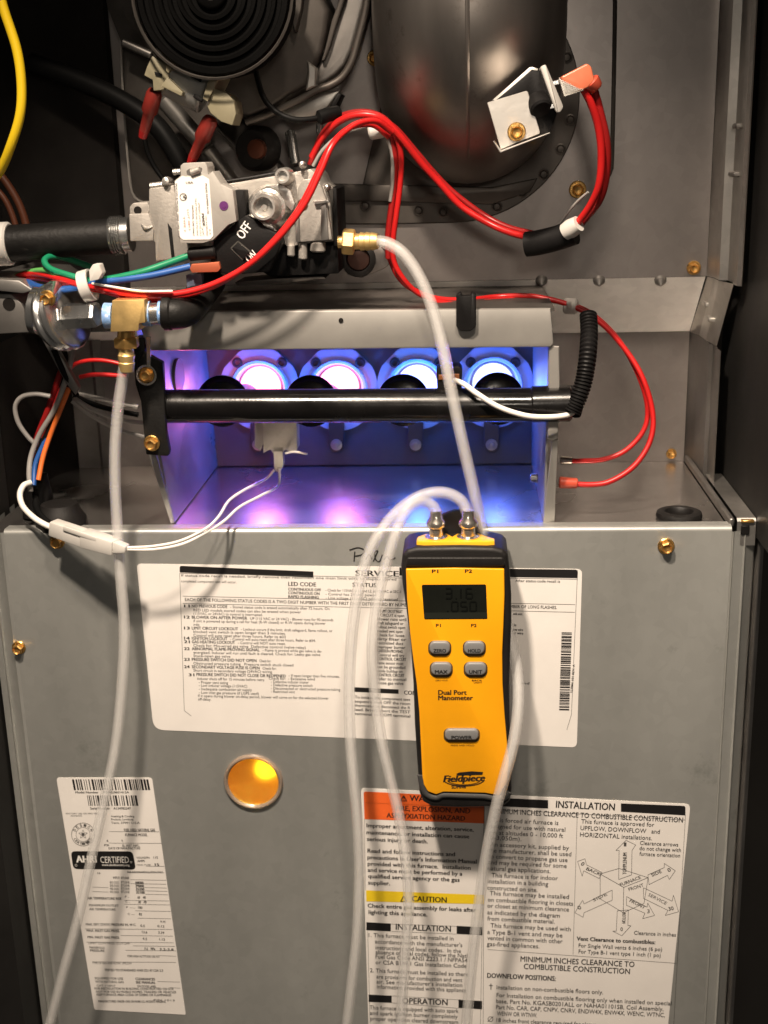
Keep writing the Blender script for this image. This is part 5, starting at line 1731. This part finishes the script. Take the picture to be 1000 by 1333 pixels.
ring_line(b, *q5((194, 842)), 1.4, .5, YJ, 14)
ring_line(b, *q5((672, 815)), 1.1, .4, YJ, 12)
obj('badge_text', b, 'white', s2, flat=True)
b = NB()
cx_, cy_ = q5((255, 575))
ring_line(b, cx_, cy_, 15, .7, YI, 32)
ring_line(b, cx_, cy_, 9.2, .5, YI, 24)
st = [(cx_ + (2.6 if i % 2 else 6) * math.sin(math.pi * i / 5), cy_ - (2.6 if i % 2 else 6) * math.cos(math.pi * i / 5)) for i in range(10)]
for i in range(10):
    seg_line(b, st[i], st[(i + 1) % 10], .5, YI)
flat_poly(b, circ(cx_, cy_, 2.2, 12), YI)
def arc_text(bm, s_, r, a0, a1, h):
    for i, ch in enumerate(s_):
        a = math.radians(a0 + (a1 - a0) * i / (len(s_) - 1))
        px, py = cx_ + r * math.sin(a), cy_ - r * math.cos(a)
        sgn = 1 if abs(a0) < 100 else -1
        dx, dy = math.cos(a) * 1.3 * sgn, math.sin(a) * 1.3 * sgn
        text(bm, ch, (px - dx, py - dy), (px + dx, py + dy), h, YI, .02)
arc_text(b, 'DESIGN', 10.4, -62, 62, 3.4)
arc_text(b, 'CERTIFIED', 13.6, 240, 120, 3.4)
obj('round_seal', b, 'inkg', s2, flat=True)
b = NB()
R5 = lambda s_, x0, x1, y, h, bo=.02: (s_, q5((x0, y)), q5((x1, y)), h, bo)
R6 = lambda s_, x0, x1, y, h, bo=.02: (s_, q6((x0, y)), q6((x1, y + 4)), h, bo)
rows = [R5('Model Number    F8MXL0601412A', 190, 655, 218, 2.7, .03), R5('Serial Number    A134782247', 318, 670, 358, 2.9, .03), R5('FACTORY USE: OK MFG TEST', 108, 392, 400, 1.9, 0), R5('REVISION', 150, 245, 419, 1.8, 0),
        R5('Heating & Cooling', 500, 700, 425, 2.6, .01), R5('Products, Lewisburg', 500, 692, 452, 2.6, .01), R5('Tenn. 37091 U.S.A.', 500, 752, 482, 2.6, .01),
        R5('FUEL USED: NATURAL GAS', 612, 880, 548, 3.6, .04), R5('FURNACE MODEL', 622, 815, 590, 3.6, .03), R5('4.', 460, 478, 640, 3, .03), R5('9.', 590, 605, 640, 3, .03), R5('PSI', 440, 480, 676, 2.4, .02), R5('EL. INST. INFO.', 598, 748, 682, 3, .02), R5('DATE OF MANUFACTURE', 478, 752, 704, 2.8, .02),
        R5('VOL/HZ/PH', 720, 832, 785, 2.6, .02), R5('115', 868, 905, 785, 3, .02), R5('AMPS', 728, 790, 814, 2.6, .03), R5('MAX. FUSE', 722, 842, 846, 2, 0), R5('15', 880, 915, 848, 3.4, .04), R5('FOR INDOOR INSTALLATION ONLY', 640, 948, 910, 2.6, .02), R5('12', 382, 406, 918, 2, .04),
        R6('INPUT  BTU/HR', 360, 490, 24, 2.9, .03), R6('AIR TEMPERATURE RISE', 150, 428, 192, 3.2, .03), R6('MAXIMUM OUTLET', 164, 405, 248, 2.9, .02), R6('AIR TEMPERATURE', 166, 380, 280, 2.9, .02),
        R6('MAX. EXT. STATIC PRESSURE IN. W.C.', 138, 545, 404, 3.0, .03), R6('MAX. INLET GAS PRESS.', 145, 412, 455, 3.0, .03), R6('MIN. INLET GAS PRESS.', 152, 412, 508, 3.0, .03), R6('LIMIT CONTROL CUTOFF', 160, 495, 556, 2.6, .0), R6('MANIFOLD', 168, 290, 592, 2.9, .02), R6('PRESSURE', 172, 290, 616, 2.9, .02),
        R6('FOR HIGH ALTITUDE USE KIT', 478, 740, 662, 2.8, .02), R6('TYPE OF GAS AND FLOW: UPFLOW', 190, 510, 718, 2.6, .0), R6('TESTED TO STANDARD ANSI Z21.47 CSA 2.3', 290, 765, 776, 3.0, .03),
        R6('EQUIPPED FOR USE', 212, 440, 842, 2.9, .01), R6('WITH NATURAL GAS', 214, 445, 870, 2.9, .01), R6('CLEARANCES', 542, 700, 848, 3.2, .04), R6('SEE MANUAL', 545, 705, 876, 3.2, .04), R6('CAT. I VENT', 225, 380, 900, 2.4, 0), R6('ON DOOR LABEL', 556, 710, 906, 2.8, .02),
        R6('FOR INSTALLATION IN BUILDING CONSTRUCTED ON SITE', 210, 850, 926, 2.9, .02), R6('NOT FOR USE IN MOBILE HOMES, TRAILERS OR VEHICLES', 222, 872, 952, 2.9, .02), R6('KEEP FURNACE AREA CLEAR OF DEBRIS OR FLAMMABLES', 226, 832, 976, 2.9, .02), R6('P/N 1013', 690, 860, 1018, 2.4, .0),
        R6('MANUFACTURED UNDER ONE OR MORE U.S. PATENTS PENDING', 240, 786, 1030, 2.9, .03),
        R6('60', 556, 575, 184, 3.2, .04), R6('40', 600, 622, 184, 3.2, .04), R6('30', 562, 582, 222, 3.2, .04), R6('70', 606, 628, 222, 3.2, .04), R6('180', 562, 596, 266, 3, .03), R6('82', 568, 592, 320, 3, .03), R6('F -', 455, 488, 178, 2.6, 0), R6('C -', 458, 492, 218, 2.6, 0), R6('F ----', 466, 540, 264, 2.4, 0), R6('C ---', 478, 532, 318, 2.4, 0),
        R6('IN. WC', 744, 786, 380, 2.8, .02), R6('0.5', 580, 616, 414, 3, .02), R6('0.12', 720, 776, 418, 3, .02), R6('13.6', 594, 636, 466, 3, .02), R6('3.39', 726, 774, 470, 3, .02), R6('4.5', 598, 634, 520, 3, .02), R6('1.12', 734, 780, 524, 3, .02), R6('3.5', 612, 640, 600, 3, .02), R6('kPa', 666, 700, 600, 3, .04), R6('3.2-3.8', 738, 850, 606, 3, .02)]
for i in range(4):
    rows.append(R6(('60,000', '58,000', '48,000', '40,000')[i], 332, 404, 62 + i * 26, 3.2, .0))
    rows.append(R6(('BTU/HR', 'BTU/HR', 'BTU/HR', 'BTU/HR')[i], 424, 494, 62 + i * 26, 3.2, .0))
    rows.append(R6(('44000', '39000', '35200', '32100')[i], 538 + i * 3, 606 + i * 3, 66 + i * 26, 3.6, .05))
lines(b, rows)
obj('label_text', b, mat('grey_ink', (.035, .032, .03), 0, .5, .2), s2, flat=True)
b = NB()
for (y0, x0, x1) in ((550, 480, 915), (650, 480, 940), (850, 800, 960), (905, 640, 960)):
    seg_line(b, q5((x0, y0)), q5((x1, y0 + 2)), .5, YI)
for (y0, x0, x1) in ((32, 500, 790), (64, 500, 790), (92, 190, 320), (95, 610, 795), (122, 615, 800), (128, 190, 320), (150, 620, 805), (200, 450, 815), (232, 450, 820), (285, 540, 825), (345, 560, 830), (432, 130, 840), (486, 420, 845), (540, 140, 850), (570, 520, 860), (606, 460, 870), (650, 740, 870), (700, 190, 870), (860, 720, 900), (910, 820, 905)):
    seg_line(b, q6((x0, y0)), q6((x1, y0 + 5)), .5, YI)
obj('table_line', b, 'inkg', s2, flat=True)

# --- instruction label
s3 = sticker('instruction_label', 'large white warning and installation sticker at lower right of the panel', [(470, 1026), (899, 1047), (866, 1372), (481, 1372)], [5, 7, 0, 0])
def q4(p): return (420 + p[0] / 3.333, 1000 + p[1] / 3.333)
def q2(p): return (620 + p[0] / 3.333, 1020 + p[1] / 3.333)
b = NB()
flat_poly(b, rquad([q4((178, 101)), q4((440, 114)), q4((700, 127)), q4((703, 240)), q4((182, 221))], [3, 0, 3, 0, 0]), YI)
obj('warning_band', b, 'orange', s3, flat=True)
b = NB()
flat_poly(b, [q4((189, 530)), q4((700, 550)), q4((700, 590)), q4((190, 578))], YI)
obj('caution_band', b, 'yellowink', s3, flat=True)
for q in ([(190, 668), (296, 674), (296, 708), (190, 703)], [(582, 684), (694, 690), (694, 725), (582, 719)], [(200, 982), (300, 987), (300, 1018), (200, 1014)], [(590, 1005), (692, 1010), (692, 1046), (590, 1040)]):
    b = NB()
    flat_poly(b, [q4(p) for p in q], YI)
    obj('title_bar', b, 'ink', s3, flat=True)
for q in ([q2((60, 60)), q2((312, 72)), q2((312, 108)), q2((60, 97))], rquad([q2((628, 86)), q2((908, 97)), q2((908, 138)), q2((628, 122))], [0, 3, 0, 0])):
    b = NB()
    flat_poly(b, q, YI)
    obj('title_bar', b, 'ink', s3, flat=True)
b = NB()
for a_, c_ in (((182, 150), (700, 172)), ((182, 221), (186, 530)), ((296, 676), (582, 686)), ((296, 708), (582, 720)), ((300, 988), (590, 1005)), ((300, 1018), (590, 1042)), ((700, 130), (697, 1110)), ((196, 708), (206, 1110))):
    seg_line(b, q4(a_), q4(c_), .5, YI)
for a_, c_ in (((36, 100), (18, 1060)), ((438, 150), (420, 742)), ((50, 720), (870, 780)), ((908, 138), (855, 1080)), ((60, 110), (908, 158))):
    seg_line(b, q2(a_), q2(c_), .5, YI)
obj('frame_line', b, 'inkg', s3, flat=True)
b = NB()
T4 = lambda s_, x0, x1, y, h, bo=.0, sl=.042: (s_, q4((x0, y)), q4((x1, y + (x1 - x0) * sl)), h, bo)
T2 = lambda s_, x0, x1, y, h, bo=.0, sl=.048: (s_, q2((x0, y)), q2((x1, y + (x1 - x0) * sl)), h, bo)
rows = [T4('WARNING', 378, 560, 141, 7.2, .022), T4('FIRE, EXPLOSION, AND', 318, 640, 183, 6.6, .022), T4('ASPHYXIATION HAZARD', 278, 618, 214, 6.2, .022),
        T4('Improper adjustment, alteration, service,', 191, 655, 256, 5.2, .022), T4('maintenance, or installation can cause', 191, 636, 286, 5.2, .022), T4('serious injury or death.', 193, 456, 315, 5.2, .022),
        T4('Read and follow instructions and', 195, 574, 366, 5.2, .022), T4("precautions in User's Information Manual", 195, 668, 394, 5.2, .022), T4('provided with this furnace.  Installation', 196, 642, 422, 5.2, .022), T4('and service must be performed by a', 196, 606, 449, 5.2, .022), T4('qualified service agency or the gas', 198, 594, 476, 5.2, .022), T4('supplier.', 198, 292, 504, 5.2, .022),
        T4('CAUTION', 388, 538, 577, 7.0, .03), T4('Check entire gas assembly for leaks after', 196, 666, 604, 5.2, .022), T4('lighting this appliance.', 200, 454, 632, 5.2, .022),
        T4('INSTALLATION', 318, 556, 700, 7.6, .02), T4('OPERATION', 346, 542, 1020, 7.4, .02),
        T4('1. This furnace must be installed in', 200, 568, 732, 5.2), T4("accordance with the manufacturer's", 228, 606, 760, 5.2), T4('instructions and local codes.  In the', 230, 600, 786, 5.2), T4('absence of local codes, follow the Natl', 230, 628, 806, 5.2), T4('Fuel Gas Code ANSI Z223.1 / NFPA54', 230, 628, 826, 5.2), T4('or CSA B149.1 Gas Installation Code', 230, 625, 850, 5.2),
        T4('2. This furnace must be installed so there', 206, 632, 885, 5.2), T4('are provisions for combustion and vent', 234, 606, 912, 5.2), T4("air. See manufacturer's installation", 234, 606, 934, 5.2), T4('information provided with this appliance', 236, 624, 956, 5.2),
        T4('This furnace is equipped with auto spark', 204, 590, 1046, 5.2), T4('and spark ignition burner completely', 206, 586, 1070, 5.2), T4('proper operation cleared downstream', 208, 588, 1094, 5.2)]
rows += [T2('INSTALLATION', 346, 600, 104, 9, .02), T2('MINIMUM INCHES CLEARANCE TO COMBUSTIBLE CONSTRUCTION', 66, 896, 129, 6.6, .008),
         T2('This furnace is approved for', 455, 772, 172, 5.4), T2('UPFLOW, DOWNFLOW   and', 452, 796, 201, 5.6), T2('HORIZONTAL installations.', 450, 762, 230, 5.6),
         T2('This forced air furnace is', 70, 356, 166, 5.6), T2('designed for use with natural', 56, 386, 193, 5.6), T2('gas at altitudes 0 - 10,000 ft', 54, 376, 220, 5.6), T2('(0-3,050m).', 52, 196, 243, 5.6),
         T2('An accessory kit, supplied by', 60, 402, 272, 5.6), T2('the manufacturer, shall be used', 52, 412, 298, 5.6), T2('to convert to propane gas use', 52, 396, 324, 5.6), T2('and may be required for some', 52, 392, 350, 5.6), T2('natural gas applications.', 50, 322, 376, 5.6),
         T2('This furnace is for indoor', 66, 354, 406, 5.6), T2('installation in a building', 50, 312, 432, 5.6), T2('constructed on site.', 48, 266, 460, 5.6), T2('This furnace may be installed', 58, 402, 484, 5.6), T2('on combustible flooring in closets', 50, 420, 512, 5.6), T2('or closet at minimum clearance', 48, 402, 538, 5.6), T2('as indicated by the diagram', 48, 362, 567, 5.6), T2('from combustible material.', 48, 340, 594, 5.6),
         T2('This furnace may be used with', 62, 410, 624, 5.6), T2('a Type B-1 vent and may be', 48, 374, 652, 5.6), T2('vented in common with other', 48, 374, 678, 5.6), T2('gas-fired appliances.', 46, 274, 704, 5.6),
         T2('Clearance arrows', 710, 876, 265, 5, 0), T2('do not change with', 708, 888, 288, 5, 0), T2('furnace orientation', 708, 884, 312, 5, 0), T2('Clearance in inches', 684, 866, 655, 5, 0),
         T2('Vent Clearance to combustibles:', 436, 776, 680, 5, .03), T2('For Single Wall vents 6 inches (6 po)', 444, 806, 710, 5, .0), T2('For Type B-1 vent type 1 inch (1 po)', 444, 800, 736, 5, .0),
         T2('MINIMUM INCHES CLEARANCE TO', 192, 686, 772, 7.0, .010), T2('COMBUSTIBLE CONSTRUCTION', 206, 666, 804, 7.0, .010), T2('DOWNFLOW POSITIONS:', 48, 344, 842, 6.2, .03),
         T2('Installation on non-combustible floors only.', 88, 550, 892, 5.4, .0), T2('For Installation on combustible flooring only when installed on special', 88, 846, 926, 5.4, .0), T2('base, Part No. KGASB0201ALL or NAHA01101SB, Coil Assembly,', 86, 812, 952, 5.4, .0), T2('Part No. CAR, CAP, CNPV, CNRV, ENDW4X, ENW4X, WENC, WTNC,', 86, 818, 978, 5.4, .0), T2('WENW OR WTNW.', 90, 264, 1006, 5.4, .0),
         T2('18 inches front clearance required for alcove', 88, 520, 1034, 5.2, .0)]
lines(b, rows, -0.00047)
# dagger and slashed circle, warning triangles, arrow diagram
text(b, '!', q4((352, 138)), q4((355, 138)), 4, -0.00047, .05)
for c_ in ((352, 132), (352, 568)):
    tri = [q4((c_[0] - 13, c_[1] + 10)), q4((c_[0], c_[1] - 13)), q4((c_[0] + 13, c_[1] + 10))]
    for i in range(3):
        seg_line(b, tri[i], tri[(i + 1) % 3], 1.3, -0.00047)
flat_poly(b, [q4((592, 1004)), q4((600, 1004)), q4((600, 1036)), q4((592, 1036))], YI)
seg_line(b, q2((64, 868)), q2((64, 894)), 1.2, YI)
seg_line(b, q2((56, 876)), q2((72, 877)), 1.2, YI)
ring_line(b, *q2((62, 1022)), 3.2, .8, YI, 16)
seg_line(b, q2((50, 1034)), q2((74, 1010)), .8, YI)
obj('label_text', b, 'ink', s3, flat=True)
b = NB()
def pl(pts, close=True, wd=.6):
    q = [q2(p) for p in pts]
    for i in range(len(q) if close else len(q) - 1):
        seg_line(b, q[i], q[(i + 1) % len(q)], wd, YI)
pl([(538, 392), (640, 450), (746, 408), (620, 368)])
pl([(538, 392), (538, 500), (638, 560), (640, 450)])
pl([(640, 450), (638, 560), (728, 520), (746, 408)])
pl([(620, 290), (606, 290), (650, 246), (692, 266), (676, 290), (674, 396), (618, 416)])
pl([(546, 386), (478, 352), (472, 326), (440, 338), (460, 402), (466, 378), (534, 412)])
pl([(745, 396), (816, 364), (816, 346), (864, 378), (838, 416), (830, 398), (750, 438)])
pl([(590, 462), (468, 522), (462, 506), (428, 560), (464, 580), (468, 560), (590, 506)])
pl([(726, 452), (850, 510), (856, 484), (878, 556), (820, 572), (832, 550), (726, 498)])
pl([(652, 490), (742, 536), (744, 518), (774, 572), (722, 586), (732, 562), (652, 528)])
pl([(612, 552), (608, 640), (592, 640), (632, 660), (672, 616), (658, 616), (660, 548)])
lines(b, [('FURNACE', q2((628, 446)), q2((716, 412)), 4.2, .02), ('FRONT', q2((664, 466)), q2((728, 446)), 4.2, .01), ('TOP/PLENUM', q2((652, 394)), q2((654, 300)), 4.4, .03), ('BACK', q2((476, 374)), q2((536, 400)), 4, .02),
          ('0', q2((452, 352)), q2((462, 358)), 5, .02), ('1', q2((642, 272)), q2((650, 272)), 5, .02), ('SIDE', q2((764, 404)), q2((806, 386)), 4, .02), ('0', q2((834, 384)), q2((846, 380)), 5, .02), ('SIDE', q2((510, 512)), q2((570, 484)), 3.6, .0), ('0', q2((446, 548)), q2((458, 542)), 5, .02),
          ('FRONT', q2((664, 512)), q2((728, 544)), 4, .02), ('3', q2((742, 562)), q2((752, 562)), 5, .02), ('SERVICE', q2((744, 486)), q2((822, 526)), 4, .0), ('30', q2((836, 552)), q2((858, 548)), 5, .02), ('BOTTOM', q2((634, 560)), q2((632, 606)), 4, .02), ('0', q2((626, 640)), q2((636, 640)), 5, .02)])
obj('arrow_diagram', b, 'inkg', s3, flat=True)

for o in bpy.data.objects:
    if o.parent is None and o.type == 'MESH' and 'label' not in o and 'kind' not in o:
        print('UNLABELLED', o.name)
